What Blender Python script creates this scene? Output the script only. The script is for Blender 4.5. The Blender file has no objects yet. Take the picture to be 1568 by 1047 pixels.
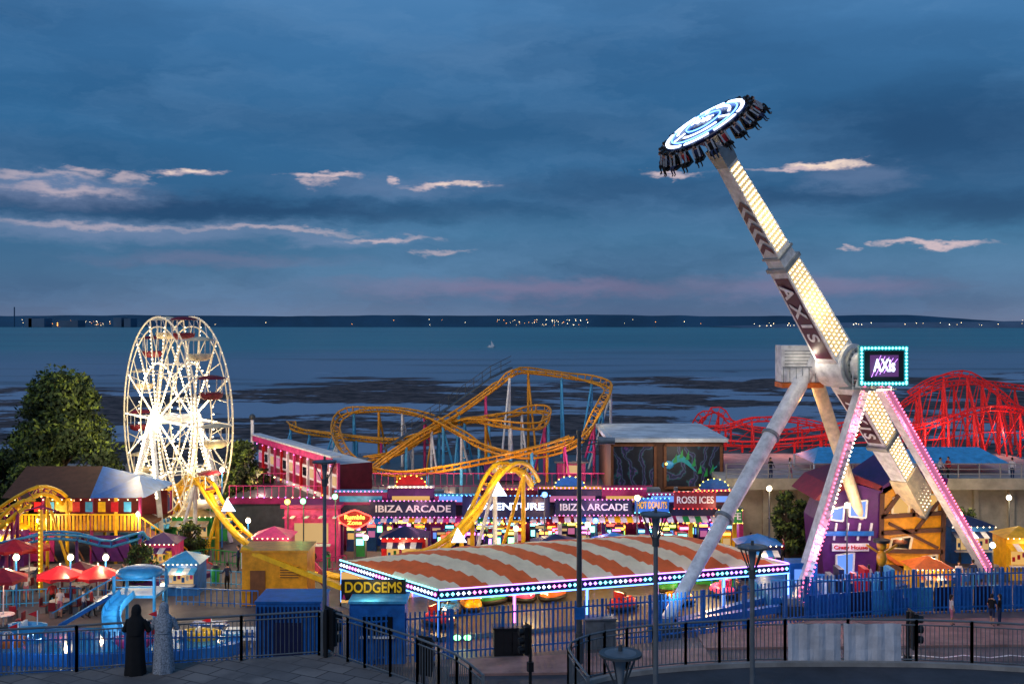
import bpy, math, random
from mathutils import Vector, Matrix
random.seed(7)
R=random.Random(11)
V=Vector
F=1655.0; H=17.0
def P(u,v,d): return V(((u-784)/F*d, d, H-(v-492)/F*d))
def G(u,v,z=0.0):
    d=(H-z)*F/(v-492); return V(((u-784)/F*d,d,z))
def X(u,d): return (u-784)/F*d
def Zv(v,d): return H-(v-492)/F*d
def s(r,g,b):
    f=lambda c:(c/255/12.92 if c/255<=.04045 else ((c/255+.055)/1.055)**2.4)
    return (f(r),f(g),f(b),1)
scene=bpy.context.scene
# ---------------------------------------------------------------- materials
def mat(name,col,rough=.6,metal=0,var=.2,scale=2.0,emit=None,es=0,bump=0,spec=.5):
    m=bpy.data.materials.new(name); m.use_nodes=True; nt=m.node_tree
    b=nt.nodes['Principled BSDF']
    b.inputs['Roughness'].default_value=rough; b.inputs['Metallic'].default_value=metal
    b.inputs['Specular IOR Level'].default_value=spec
    b.inputs['Base Color'].default_value=col
    if var>0:
        tc=nt.nodes.new('ShaderNodeTexCoord'); no=nt.nodes.new('ShaderNodeTexNoise')
        no.inputs['Scale'].default_value=scale; no.inputs['Detail'].default_value=5
        no.inputs['Roughness'].default_value=.65
        nt.links.new(tc.outputs['Object'],no.inputs['Vector'])
        cr=nt.nodes.new('ShaderNodeValToRGB')
        lo=[c*(1-var*1.6) for c in col[:3]]+[1]; hi=[min(1,c*(1+var)) for c in col[:3]]+[1]
        cr.color_ramp.elements[0].position=.3; cr.color_ramp.elements[0].color=lo
        cr.color_ramp.elements[1].position=.65; cr.color_ramp.elements[1].color=hi
        nt.links.new(no.outputs['Fac'],cr.inputs['Fac']); nt.links.new(cr.outputs['Color'],b.inputs['Base Color'])
        if bump>0:
            bp=nt.nodes.new('ShaderNodeBump'); bp.inputs['Strength'].default_value=bump
            nt.links.new(no.outputs['Fac'],bp.inputs['Height']); nt.links.new(bp.outputs['Normal'],b.inputs['Normal'])
    if emit:
        b.inputs['Emission Color'].default_value=emit; b.inputs['Emission Strength'].default_value=es
    return m
def bulb(name,col,es):
    m=mat(name,(.02,.02,.02,1),.5,var=0,emit=col,es=es)
    try: m.cycles.emission_sampling='NONE'
    except: pass
    return m
M={}
M['white']=mat('white_paint',s(225,226,228),.4)
M['cream']=mat('cream_paint',s(225,208,170),.5)
M['grey']=mat('galvanised_steel',s(140,146,150),.45,.3)
M['rail']=mat('railing_paint',s(108,116,122),.45,.2)
M['dkgrey']=mat('dark_grey_paint',s(72,78,82),.45,.1)
M['black']=mat('black_paint',s(24,25,28),.5)
M['blue']=mat('blue_paint',s(30,105,185),.4)
M['ltblue']=mat('light_blue_paint',s(70,165,215),.4)
M['navy']=mat('navy_paint',s(18,28,70),.4)
M['yellow']=mat('yellow_paint',s(245,185,20),.4)
M['dyellow']=mat('ochre_paint',s(222,150,24),.4)
M['orange']=mat('orange_paint',s(215,105,35),.5)
M['red']=mat('red_paint',s(200,25,35),.4)
M['redsteel']=mat('red_steel_glow',s(215,28,34),.4,emit=(1,.05,.04,1),es=.10)  # red lamp light on the steel is put in as a faint glow
M['dkred']=mat('dark_red_paint',s(120,22,40),.5)
M['pink']=mat('pink_paint',s(215,60,130),.5)
M['magenta']=mat('magenta_paint',s(150,25,95),.5)
M['purple']=mat('purple_paint',s(80,25,100),.5)
M['maroon']=mat('maroon_purple_paint',s(78,24,52),.4)
M['green']=mat('green_paint',s(40,150,70),.5)
M['brown']=mat('brown_roofing',s(88,58,42),.8)
M['wood']=mat('wood_planks',s(120,72,40),.7)
M['teal']=mat('teal_paint',s(30,150,155),.5)
M['concrete']=mat('concrete',s(150,147,142),.85,scale=1.2,bump=.1)
M['wall']=mat('cream_render',s(185,172,145),.85,scale=.8)
M['roofwhite']=mat('white_roof_membrane',s(215,220,220),.6,scale=.6)
M['glass']=mat('dark_glass',s(15,22,30),.1,var=0)
M['fglass']=mat('frosted_lamp_glass',s(120,130,138),.25,var=.05)
M['skin']=mat('skin',s(205,150,120),.6,var=.05)
M['hair']=mat('hair',s(35,25,20),.7)
M['cloth_black']=mat('black_cloth',s(16,16,19),.9,var=.3,scale=6)
M['cloth_grey']=mat('grey_patterned_cloth',s(150,158,168),.9,var=.5,scale=26)
M['cloth_w']=mat('white_cloth',s(215,205,205),.9)
M['cloth_b']=mat('denim',s(40,55,90),.9)
M['cloth_r']=mat('red_cloth',s(170,45,50),.9)
M['cloth_p']=mat('pink_cloth',s(205,120,140),.9)
M['tarp']=mat('white_tarpaulin',s(200,203,210),.7,var=.15,scale=1.5,bump=.6)
M['b_warm']=bulb('bulb_warm',(1,.72,.36,1),7)
M['b_white']=bulb('bulb_white',(1,.84,.55,1),10)
M['b_cool']=bulb('bulb_cool_white',(.62,.74,1,1),4)
M['b_pink']=bulb('bulb_pink',(1,.12,.25,1),5)
M['b_hot']=bulb('bulb_magenta',(1,.2,.7,1),4.5)
M['b_purple']=bulb('bulb_purple',(.5,.22,1,1),4.5)
M['b_blue']=bulb('bulb_blue',(.1,.3,1,1),6)
M['b_cyan']=bulb('bulb_cyan',(.2,.9,1,1),4)
M['b_green']=bulb('bulb_green',(.2,1,.35,1),5)
M['b_red']=bulb('bulb_red',(1,.06,.04,1),5)
M['b_orange']=bulb('bulb_orange',(1,.35,.05,1),5)
M['b_yellow']=bulb('bulb_yellow',(1,.72,.1,1),5)
M['l_warm']=bulb('lit_panel_warm',(1,.62,.25,1),.6)
M['l_amber']=bulb('lit_panel_amber',(1,.55,.15,1),.75)
M['l_blue']=bulb('lit_panel_blue',(.15,.35,1,1),1.0)
M['l_screen']=bulb('lit_screen',(.3,.08,.45,1),.35)
M['l_pinkp']=bulb('lit_panel_pink',(1,.25,.55,1),.5)
M['arm_glow']=mat('arm_face_bulb_glow',s(230,205,150),.5,emit=(1,.66,.3,1),es=.4)  # arm face is no lamp; its emission stands in for bulb spill
M['whitelit']=mat('white_steel_lamp_glow',s(228,220,200),.4,emit=(1,.72,.36,1),es=.36)  # warm lamp light on the wheel steel is put in as emission

# ---------------------------------------------------------------- mesh builder
class B:
    def __init__(s_,name): s_.n=name; s_.v=[]; s_.f=[]; s_.m=[]; s_.sm=[]; s_.mats=[]
    def mi(s_,k):
        if k not in s_.mats: s_.mats.append(k)
        return s_.mats.index(k)
    def add(s_,vs,fs,k,sm=False):
        o=len(s_.v); i=s_.mi(k)
        s_.v+= [tuple(q) for q in vs]
        for f in fs: s_.f.append([o+j for j in f]); s_.m.append(i); s_.sm.append(sm)
    def box(s_,c,size,k,rz=0,M4=None):
        hx,hy,hz=size[0]/2,size[1]/2,size[2]/2; vs=[]
        rot=Matrix.Rotation(rz,3,'Z') if M4 is None else M4
        for z in(-hz,hz):
            for x,y in((-hx,-hy),(hx,-hy),(hx,hy),(-hx,hy)):
                vs.append(V(c)+rot@V((x,y,z)))
        s_.add(vs,[(3,2,1,0),(4,5,6,7),(0,1,5,4),(1,2,6,5),(2,3,7,6),(3,0,4,7)],k)
    def frame(s_,a,b,up=V((0,0,1))):
        d=(V(b)-V(a)).normalized(); u=V(up)
        if abs(d.dot(u))>.98: u=V((0,1,0)) if abs(d.y)<.9 else V((1,0,0))
        x=d.cross(u).normalized(); y=x.cross(d).normalized(); return d,x,y
    def beam(s_,a,b,w,h,k,w2=None,h2=None,up=V((0,0,1))):
        a=V(a);b=V(b)
        if (b-a).length<1e-5: return
        d,x,y=s_.frame(a,b,up); w2=w if w2 is None else w2; h2=h if h2 is None else h2
        vs=[a-x*w/2-y*h/2,a+x*w/2-y*h/2,a+x*w/2+y*h/2,a-x*w/2+y*h/2,b-x*w2/2-y*h2/2,b+x*w2/2-y*h2/2,b+x*w2/2+y*h2/2,b-x*w2/2+y*h2/2]
        s_.add(vs,[(0,1,2,3),(7,6,5,4),(4,5,1,0),(5,6,2,1),(6,7,3,2),(7,4,0,3)],k)
    def tube(s_,a,b,r,k,n=6,r2=None):
        a=V(a);b=V(b)
        if (b-a).length<1e-5: return
        r2=r if r2 is None else r2; d,x,y=s_.frame(a,b); vs=[];fs=[]
        for i in range(n):
            t=2*math.pi*i/n; o=x*math.cos(t)+y*math.sin(t); vs.append(a+o*r)
        for i in range(n):
            t=2*math.pi*i/n; o=x*math.cos(t)+y*math.sin(t); vs.append(b+o*r2)
        for i in range(n): j=(i+1)%n; fs.append((i,i+n,j+n,j))
        s_.add(vs,fs,k,True); s_.add(vs[:n],[tuple(range(n))],k); s_.add(vs[n:],[tuple(range(n-1,-1,-1))],k)
    def path(s_,pts,r,k,n=6,closed=False):
        L=list(pts)+([pts[0]] if closed else [])
        for a,b in zip(L,L[1:]): s_.tube(a,b,r,k,n)
    def oct(s_,c,r,k):
        c=V(c); vs=[c+V(q)*r for q in((1,0,0),(-1,0,0),(0,1,0),(0,-1,0),(0,0,1),(0,0,-1))]
        s_.add(vs,[(0,2,4),(2,1,4),(1,3,4),(3,0,4),(2,0,5),(1,2,5),(3,1,5),(0,3,5)],k,True)
    def ball(s_,c,r,k,n=10,m=6,sc=(1,1,1)):
        c=V(c); vs=[];fs=[]
        for j in range(m+1):
            ph=math.pi*j/m
            for i in range(n):
                t=2*math.pi*i/n; vs.append(c+V((math.sin(ph)*math.cos(t)*r*sc[0],math.sin(ph)*math.sin(t)*r*sc[1],math.cos(ph)*r*sc[2])))
        for j in range(m):
            for i in range(n): q=(i+1)%n; fs.append((j*n+i,(j+1)*n+i,(j+1)*n+q,j*n+q))
        s_.add(vs,fs,k,True)
    def quad(s_,a,b,c,d,k): s_.add([a,b,c,d],[(0,1,2,3)],k)
    def prism(s_,poly,z0,z1,k,kt=None):
        n=len(poly); vs=[V((p[0],p[1],z0)) for p in poly]+[V((p[0],p[1],z1)) for p in poly]
        s_.add(vs,[(i,(i+1)%n,(i+1)%n+n,i+n) for i in range(n)],k)
        s_.add(vs[n:],[tuple(range(n))],kt or k); s_.add(vs[:n],[tuple(range(n-1,-1,-1))],k)
    def loft(s_,rings,k,cap=True):
        n=len(rings[0]); vs=[p for r in rings for p in r]; fs=[]
        for j in range(len(rings)-1):
            for i in range(n): q=(i+1)%n; fs.append((j*n+i,j*n+q,(j+1)*n+q,(j+1)*n+i))
        s_.add(vs,fs,k,True)
        if cap: s_.add(rings[-1],[tuple(range(n))],k,True)
    def done(s_,parent=None,origin=None):
        me=bpy.data.meshes.new(s_.n)
        o=V(origin) if origin is not None else V((0,0,0))
        me.from_pydata([tuple(V(q)-o) for q in s_.v],[],s_.f)
        for k in s_.mats: me.materials.append(M[k] if isinstance(k,str) else k)
        me.polygons.foreach_set('material_index',s_.m); me.polygons.foreach_set('use_smooth',s_.sm); me.update()
        ob=bpy.data.objects.new(s_.n,me); scene.collection.objects.link(ob); ob.location=o
        if parent: ob.parent=parent; ob.location=o-parent.location
        return ob
def text(st,loc,width,k,parent,rz=0,mtx=None,height=None,ext=.03,name='lettering'):
    cu=bpy.data.curves.new(name,'FONT'); cu.body=st; cu.extrude=ext; cu.align_x='CENTER'; cu.align_y='CENTER'; cu.size=1
    cu.offset=.02
    cu.materials.append(M[k]); ob=bpy.data.objects.new(name,cu); scene.collection.objects.link(ob)
    bpy.context.view_layer.update(); w=ob.dimensions.x; h=ob.dimensions.y
    sx=width/w; sy=(height/h) if height else sx
    m=(Matrix.Translation(V(loc))@Matrix.Rotation(rz,4,'Z')@Matrix.Rotation(math.pi/2,4,'X')) if mtx is None else mtx
    ob.matrix_world=m@Matrix.Diagonal((sx,sy,1,1))
    if parent: 
        ob.parent=parent; ob.matrix_parent_inverse=Matrix.Translation(-V(parent.location))
    return ob
LIGHTS=bpy.data.objects.new('park_lighting',None); scene.collection.objects.link(LIGHTS)
def light(loc,e,col=(1,.75,.45),r=.15,parent=None):
    parent=parent or LIGHTS
    l=bpy.data.lights.new('lamp_light','POINT'); l.energy=e*1.2; l.color=col; l.shadow_soft_size=r
    o=bpy.data.objects.new('lamp_light',l); scene.collection.objects.link(o)
    o.parent=parent; o.location=V(loc)-V(parent.location)
def cat(pts,step=.8):
    pts=[V(p) for p in pts]; q=[pts[0]*2-pts[1]]+pts+[pts[-1]*2-pts[-2]]; out=[]
    for i in range(1,len(q)-2):
        a,b,c,d=q[i-1:i+3]; n=max(2,int((c-b).length/step))
        for j in range(n):
            t=j/n; out.append(.5*((2*b)+(c-a)*t+(2*a-5*b+4*c-d)*t*t+(3*b-a-3*c+d)*t**3))
    out.append(pts[-1]); return out

# ---------------------------------------------------------------- camera
cam=bpy.data.cameras.new('camera'); co=bpy.data.objects.new('camera',cam); scene.collection.objects.link(co)
co.location=(0,0,H); co.rotation_euler=(math.pi/2,0,0); cam.sensor_width=36; cam.lens=36*F/1568
cam.shift_y=-31.5/1568; cam.clip_end=20000; cam.clip_start=.1; scene.camera=co
scene.view_settings.view_transform='Standard'; scene.view_settings.look='None'; scene.view_settings.exposure=0

# ---------------------------------------------------------------- world
w=bpy.data.worlds.new('World'); scene.world=w; w.use_nodes=True; nt=w.node_tree; nt.nodes.clear()
try: w.cycles.sampling_method='NONE'
except: pass
def nn(t,**k):
    n=nt.nodes.new(t)
    for a,b in k.items(): setattr(n,a,b)
    return n
lk=nt.links.new
def mth(op,a,b=None,c=None):
    n=nn('ShaderNodeMath',operation=op)
    for i,x in enumerate((a,b,c)):
        if x is None: continue
        if isinstance(x,(int,float)): n.inputs[i].default_value=x
        else: lk(x,n.inputs[i])
    return n.outputs[0]
tc=nn('ShaderNodeTexCoord'); sp=nn('ShaderNodeSeparateXYZ'); lk(tc.outputs['Generated'],sp.inputs[0])
x_,y_,z_=sp.outputs
az=mth('ARCTAN2',x_,y_); rr=mth('SQRT',mth('ADD',mth('MULTIPLY',x_,x_),mth('MULTIPLY',y_,y_)))
te=mth('DIVIDE',z_,mth('MAXIMUM',rr,.02))
def comb(a,b):
    n=nn('ShaderNodeCombineXYZ'); lk(a,n.inputs[0]); lk(b,n.inputs[1]); return n.outputs[0]
AT=comb(az,te)
def noise(vec,sx,sy,detail=5,rough=.55,off=0):
    mp=nn('ShaderNodeMapping'); mp.inputs['Scale'].default_value=(sx,sy,1); mp.inputs['Location'].default_value=(off,off*.7,off)
    lk(vec,mp.inputs[0]); n=nn('ShaderNodeTexNoise'); n.inputs['Scale'].default_value=1; n.inputs['Detail'].default_value=detail
    n.inputs['Roughness'].default_value=rough; lk(mp.outputs[0],n.inputs['Vector']); return n
def vm(op,a,b):
    n=nn('ShaderNodeVectorMath',operation=op)
    for i,x in enumerate((a,b)):
        if isinstance(x,tuple): n.inputs[i].default_value=x
        elif x is not None: lk(x,n.inputs[i])
    return n
dn=noise(AT,14,40,5,.65)
dd=vm('MULTIPLY',vm('SUBTRACT',dn.outputs['Color'],(.5,.5,.5)).outputs[0],(.15,.036,0)).outputs[0]
ATd=vm('ADD',AT,dd).outputs[0]
def blobs(lst):
    acc=None
    for (u,v,ru,rv,st) in lst:
        a0=math.atan((u-784)/F); t0=(492-v)/F*math.cos(a0)
        q=vm('MULTIPLY',vm('SUBTRACT',ATd,(a0,t0,0)).outputs[0],(F/ru,F/rv,0)).outputs[0]
        ln=vm('LENGTH',q,None).outputs['Value']
        mr=nn('ShaderNodeMapRange',interpolation_type='SMOOTHSTEP'); lk(ln,mr.inputs[0])
        mr.inputs[1].default_value=1.25; mr.inputs[2].default_value=.1; mr.inputs[3].default_value=0; mr.inputs[4].default_value=st
        acc=mr.outputs[0] if acc is None else mth('MAXIMUM',acc,mr.outputs[0])
    return acc
cr=nn('ShaderNodeValToRGB'); lk(mth('MULTIPLY',te,1/.32),cr.inputs[0])
stops=[(0,(108,122,152)),(.06,(90,118,152)),(.14,(80,122,158)),(.25,(62,116,156)),(.34,(46,95,138)),(.45,(46,100,146)),(.6,(46,102,150)),(.8,(60,114,164)),(.93,(72,124,174)),(1,(60,108,160))]
el=cr.color_ramp.elements
el[0].position=0; el[0].color=s(*stops[0][1]); el[1].position=1; el[1].color=s(*stops[-1][1])
for p,c in stops[1:-1]: e=el.new(p); e.color=s(*c)
def mix(f,a,b):
    n=nn('ShaderNodeMix',data_type='RGBA')
    if isinstance(f,float): n.inputs[0].default_value=f
    else: lk(f,n.inputs[0])
    for i,x in((6,a),(7,b)):
        if isinstance(x,tuple): n.inputs[i].default_value=x
        else: lk(x,n.inputs[i])
    return n.outputs[2]
big=noise(ATd,2.4,9,5,.5,3.1); mr=nn('ShaderNodeMapRange'); lk(big.outputs['Fac'],mr.inputs[0]); mr.inputs[1].default_value=.42; mr.inputs[2].default_value=.75; mr.inputs[4].default_value=.6
col=mix(mr.outputs[0],cr.outputs[0],s(22,68,112))
big2=noise(ATd,5,15,6,.62,8.3); mr=nn('ShaderNodeMapRange'); lk(big2.outputs['Fac'],mr.inputs[0]); mr.inputs[1].default_value=.46; mr.inputs[2].default_value=.8; mr.inputs[4].default_value=.45
col=mix(mr.outputs[0],col,s(104,146,190))
dark=blobs([(300,318,560,24,.8),(60,235,260,40,.3),(1440,200,300,95,.7),(960,285,260,26,.4),(1500,320,200,34,.65),(700,200,500,50,.3),(1250,300,200,20,.5)])
col=mix(dark,col,s(22,62,104))
pk=blobs([(800,442,330,20,.5),(1230,440,230,22,.45),(330,395,220,14,.25)])
col=mix(pk,col,s(138,120,152))
soft=blobs([(180,350,400,22,.5),(60,290,190,26,.5),(600,285,200,20,.25),(1320,270,90,24,.3),(470,362,200,14,.4)])
col=mix(soft,col,s(130,144,180))
br=blobs([(40,270,90,7,.5),(110,292,90,8,.55),(205,272,30,13,.6),(120,262,40,7,.6),(290,266,42,9,1),(490,271,46,5,.9),(485,280,22,9,.6),(590,273,18,6,.9),(680,284,72,6,1),(1040,263,46,5,.9),(1225,257,110,5,.9),(1270,252,85,6,1),(150,342,220,6,.45),(420,350,150,5,.5),(590,363,80,5,.7),(690,384,36,5,.5),(1435,373,80,5,.9),(1285,375,17,5,.6),(1345,372,14,5,.6)])
col=mix(br,col,s(212,190,196))
core=blobs([(1280,251,70,4,.9),(690,284,50,4,.6),(285,264,26,6,.7)])
col=mix(core,col,s(246,222,204))
sky=nn('ShaderNodeTexSky',sky_type='NISHITA'); sky.sun_disc=False; sky.sun_elevation=math.radians(3); sky.sun_rotation=math.radians(215)
hs=vm('MULTIPLY',sky.outputs[0],(.004,.004,.004)).outputs[0]
add=vm('ADD',col,hs).outputs[0]
bg=nn('ShaderNodeBackground'); lk(add,bg.inputs[0]); bg.inputs[1].default_value=1.0
wo=nn('ShaderNodeOutputWorld'); lk(bg.outputs[0],wo.inputs[0])
sl=bpy.data.lights.new('fill_sun','SUN'); sl.energy=.75; sl.angle=math.radians(18); sl.color=(1,.9,.84)  # soft fill light added to lift the dusk ambient
so=bpy.data.objects.new('fill_sun',sl); scene.collection.objects.link(so); so.rotation_euler=(math.radians(52),0,math.radians(-35))

# ---------------------------------------------------------------- terrain and sea
def shader(name):
    m=bpy.data.materials.new(name); m.use_nodes=True; return m,m.node_tree,m.node_tree.nodes['Principled BSDF']
m,t,b=shader('sea_and_mud'); M['sea']=m
def tn(ty,**k):
    n=t.nodes.new(ty)
    for a,c in k.items(): setattr(n,a,c)
    return n
geo=tn('ShaderNodeNewGeometry'); sep=tn('ShaderNodeSeparateXYZ'); t.links.new(geo.outputs['Position'],sep.inputs[0])
def tnoise(sx,sy,det=5,ro=.6,off=0):
    mp=tn('ShaderNodeMapping'); mp.inputs['Scale'].default_value=(sx,sy,1); mp.inputs['Location'].default_value=(off,off,0); t.links.new(geo.outputs['Position'],mp.inputs[0])
    n=tn('ShaderNodeTexNoise'); n.inputs['Scale'].default_value=1; n.inputs['Detail'].default_value=det; n.inputs['Roughness'].default_value=ro
    t.links.new(mp.outputs[0],n.inputs[0]); return n.outputs['Fac']
def tm(op,a,b2,c=None):
    n=tn('ShaderNodeMath',operation=op)
    for i,x in enumerate((a,b2,c)):
        if x is None: continue
        if isinstance(x,(int,float)): n.inputs[i].default_value=x
        else: t.links.new(x,n.inputs[i])
    return n.outputs[0]
def tr(x,a,c,lo=0,hi=1):
    n=tn('ShaderNodeMapRange',interpolation_type='SMOOTHSTEP'); t.links.new(x,n.inputs[0])
    for i,q in enumerate((a,c,lo,hi)): n.inputs[i+1].default_value=q
    return n.outputs[0]
def tmix(f,a,c):
    n=tn('ShaderNodeMix',data_type='RGBA'); t.links.new(f,n.inputs[0])
    for i,x in((6,a),(7,c)):
        if isinstance(x,tuple): n.inputs[i].default_value=x
        else: t.links.new(x,n.inputs[i])
    return n.outputs[2]
n1=tnoise(.008,.012,5,.6); n2=tnoise(.02,.028,7,.68,40); n3=tnoise(.25,.3,5,.75,9)
yy=tm('ADD',sep.outputs[1],tm('ADD',tm('MULTIPLY',tm('SUBTRACT',n1,.5),300),tm('MULTIPLY',sep.outputs[0],-.2)))
seaF=tr(yy,335,352)
deepF=tr(yy,440,850)
pool=tr(n2,.505,.545)
mudc=tmix(tr(n3,.35,.68),s(38,33,34),s(112,98,94))
mud2=tmix(pool,mudc,s(136,152,174))
seac=tmix(deepF,s(112,130,150),tmix(tr(tnoise(.002,.008,4,.6,3),.35,.65),s(40,110,120),s(54,130,136)))
streak=tr(tnoise(.006,.03,5,.6,77),.53,.62,0,.65)
seac=tmix(tm('MULTIPLY',streak,tm('SUBTRACT',1,deepF)),seac,s(70,68,76))
allc=tmix(seaF,mud2,seac); t.links.new(allc,b.inputs['Base Color'])
ro=tm('ADD',tm('MULTIPLY',tm('SUBTRACT',1,tm('MAXIMUM',seaF,pool)),.6),.3); t.links.new(ro,b.inputs['Roughness'])
b.inputs['Specular IOR Level'].default_value=.3
bp=tn('ShaderNodeBump'); bp.inputs['Strength'].default_value=.5; bp.inputs['Distance'].default_value=.6
t.links.new(tnoise(.35,1.4,3,.6,2),bp.inputs['Height']); t.links.new(bp.outputs[0],b.inputs['Normal'])
o=B('sea_and_mudflats'); o.quad((-9000,122,-1.2),(9000,122,-1.2),(9000,9000,-1.2),(-9000,9000,-1.2),'sea'); o.done()

M['parkground']=mat('park_tarmac',s(98,90,92),.7,var=.3,scale=.5,bump=.15)
M['asphalt']=mat('asphalt',s(64,66,72),.75,var=.25,scale=.9,bump=.15)
M['pinkpave']=mat('pink_paving',s(150,118,112),.8,var=.25,scale=.8,bump=.15)
m,t,b=shader('paving_slabs'); M['slabs']=m
geo=tn('ShaderNodeNewGeometry'); bk=tn('ShaderNodeTexBrick'); mp=tn('ShaderNodeMapping'); mp.inputs['Rotation'].default_value=(0,0,.5)
t.links.new(geo.outputs['Position'],mp.inputs[0]); t.links.new(mp.outputs[0],bk.inputs[0]); bk.inputs['Scale'].default_value=1.0
bk.inputs['Brick Width'].default_value=.9; bk.inputs['Row Height'].default_value=.6; bk.inputs['Mortar Size'].default_value=.022
bk.inputs['Color1'].default_value=s(138,131,125); bk.inputs['Color2'].default_value=s(112,108,106); bk.inputs['Mortar'].default_value=s(58,55,54)
nz=tnoise(.8,.8,6,.6)
t.links.new(tmix(tr(nz,.35,.7),bk.outputs['Color'],s(96,92,90)),b.inputs['Base Color']); b.inputs['Roughness'].default_value=.85
o=B('ground'); o.prism([(-260,-40),(260,-40),(260,121.9),(-260,121.9)],-3,0,'parkground'); o.done()
o=B('road'); o.quad((-60,42,.004),(70,42,.004),(70,55.6,.004),(-60,51.5,.004),'asphalt')
for i in range(22):
    xx=-20+i*3.2; o.quad((xx,49,.009),(xx+1.8,49.05,.009),(xx+1.8,49.2,.009),(xx,49.15,.009),'white')
o.done()
o=B('pavement'); 
o.prism([(10,56),(70,58),(70,62.6),(10,61.2)],.002,.12,'pinkpave')
o.prism([(-3,51.8),(10,52.4),(10,56),(-3,54)],.002,.12,'pinkpave')
for i in range(10):
    xx=17+i*2.4; o.quad((xx,54.6,.012),(xx+1.2,55.0,.012),(xx+1.2,55.15,.012),(xx,54.75,.012),'white')
    o.quad((xx+1.2,55.0,.012),(xx+2.4,54.6,.012),(xx+2.4,54.75,.012),(xx+1.2,55.15,.012),'white')
o.done()
o=B('sea_wall'); o.box((0,121,-.2),(420,1.2,2.4),'concrete'); 
for i in range(150):
    o.box((-75+i,121,1.6),(.06,.06,1.2),'dkgrey')
o.box((0,121,2.2),(150,.06,.06),'dkgrey'); o.done()

# far shore
M['hill']=mat('hazed_distant_land',s(34,80,110),.95,var=.2,scale=.004)  # distance haze is put into this blue base colour
M['hill2']=mat('distant_headland',s(80,106,130),.95,var=.2,scale=.006)
from mathutils import noise as mn
def hills(name,y,x0,x1,hf,k,lights):
    o=B(name); n=220; top=[];bot=[];bk=[]
    for i in range(n+1):
        x=x0+(x1-x0)*i/n; h=hf(i/n,x); bot.append(V((x,y,-1.3))); top.append(V((x,y+40,h))); bk.append(V((x,y+500,h*.9)))
    vs=bot+top+bk; N=n+1
    o.add(vs,[(i,i+1,N+i+1,N+i) for i in range(n)]+[(N+i,N+i+1,2*N+i+1,2*N+i) for i in range(n)],k)
    for (u,v,kk,rad) in lights:
        p=P(u,v,y-6); o.oct(p,rad,kk)
    return o.done()
L=[]
for i in range(120):
    u=R.choice([R.uniform(0,1568),R.uniform(30,210),R.uniform(760,900)]); L.append((u,R.uniform(489,498),R.choice(['b_warm','b_orange','b_white']),R.uniform(.5,1.2)))
for i in range(16): L.append((R.uniform(72,112),R.uniform(494,498),'b_orange',2.2))
hills('distant_shore',3500,-2400,2400,lambda t_,x:max(3,36+5*mn.noise(V((x*.002,1,0)))+3*mn.noise(V((x*.01,4,0)))-(18 if x>1300 else 0)*min(1,(x-1300)/300 if x>1300 else 0)),'hill',L)
L=[(R.uniform(1150,1568),R.uniform(494,499),R.choice(['b_warm','b_white']),R.uniform(.5,1.1)) for i in range(30)]
hills('distant_headland',3000,640,2400,lambda t_,x:max(-1,min(1,t_*5)*(14+6*mn.noise(V((x*.003,7,0)))+3*mn.noise(V((x*.02,7,0))))),'hill2',L)
o=B('distant_factory')
for u,wd,v in((62,24,488),(50,10,487),(110,30,491),(185,12,487),(200,10,488)):
    p=P(u,v,3400); o.box((p.x,3400,p.z/2),(wd/F*3400,60,p.z+2),'hill2')
p=P(22,470,3400); o.tube((p.x,3400,0),p,2,'hill'); o.done()
o=B('sailing_boat'); p=G(752,532,-1.2)
o.loft([[p+V((math.cos(a)*3*sx,math.sin(a)*1,z)) for a in [k*math.pi/4 for k in range(8)]] for sx,z in((.7,-.1),(1,.5),(1,.8))],'white')
o.add([p+V((0,0,.8)),p+V((0,0,5)),p+V((2.2,0,1))],[(0,1,2)],'white'); o.tube(p+V((0,0,.5)),p+V((0,0,5.2)),.06,'white'); o.box(p+V((-1,0,1.2)),(1.5,1,.9),'white'); o.done()
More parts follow.
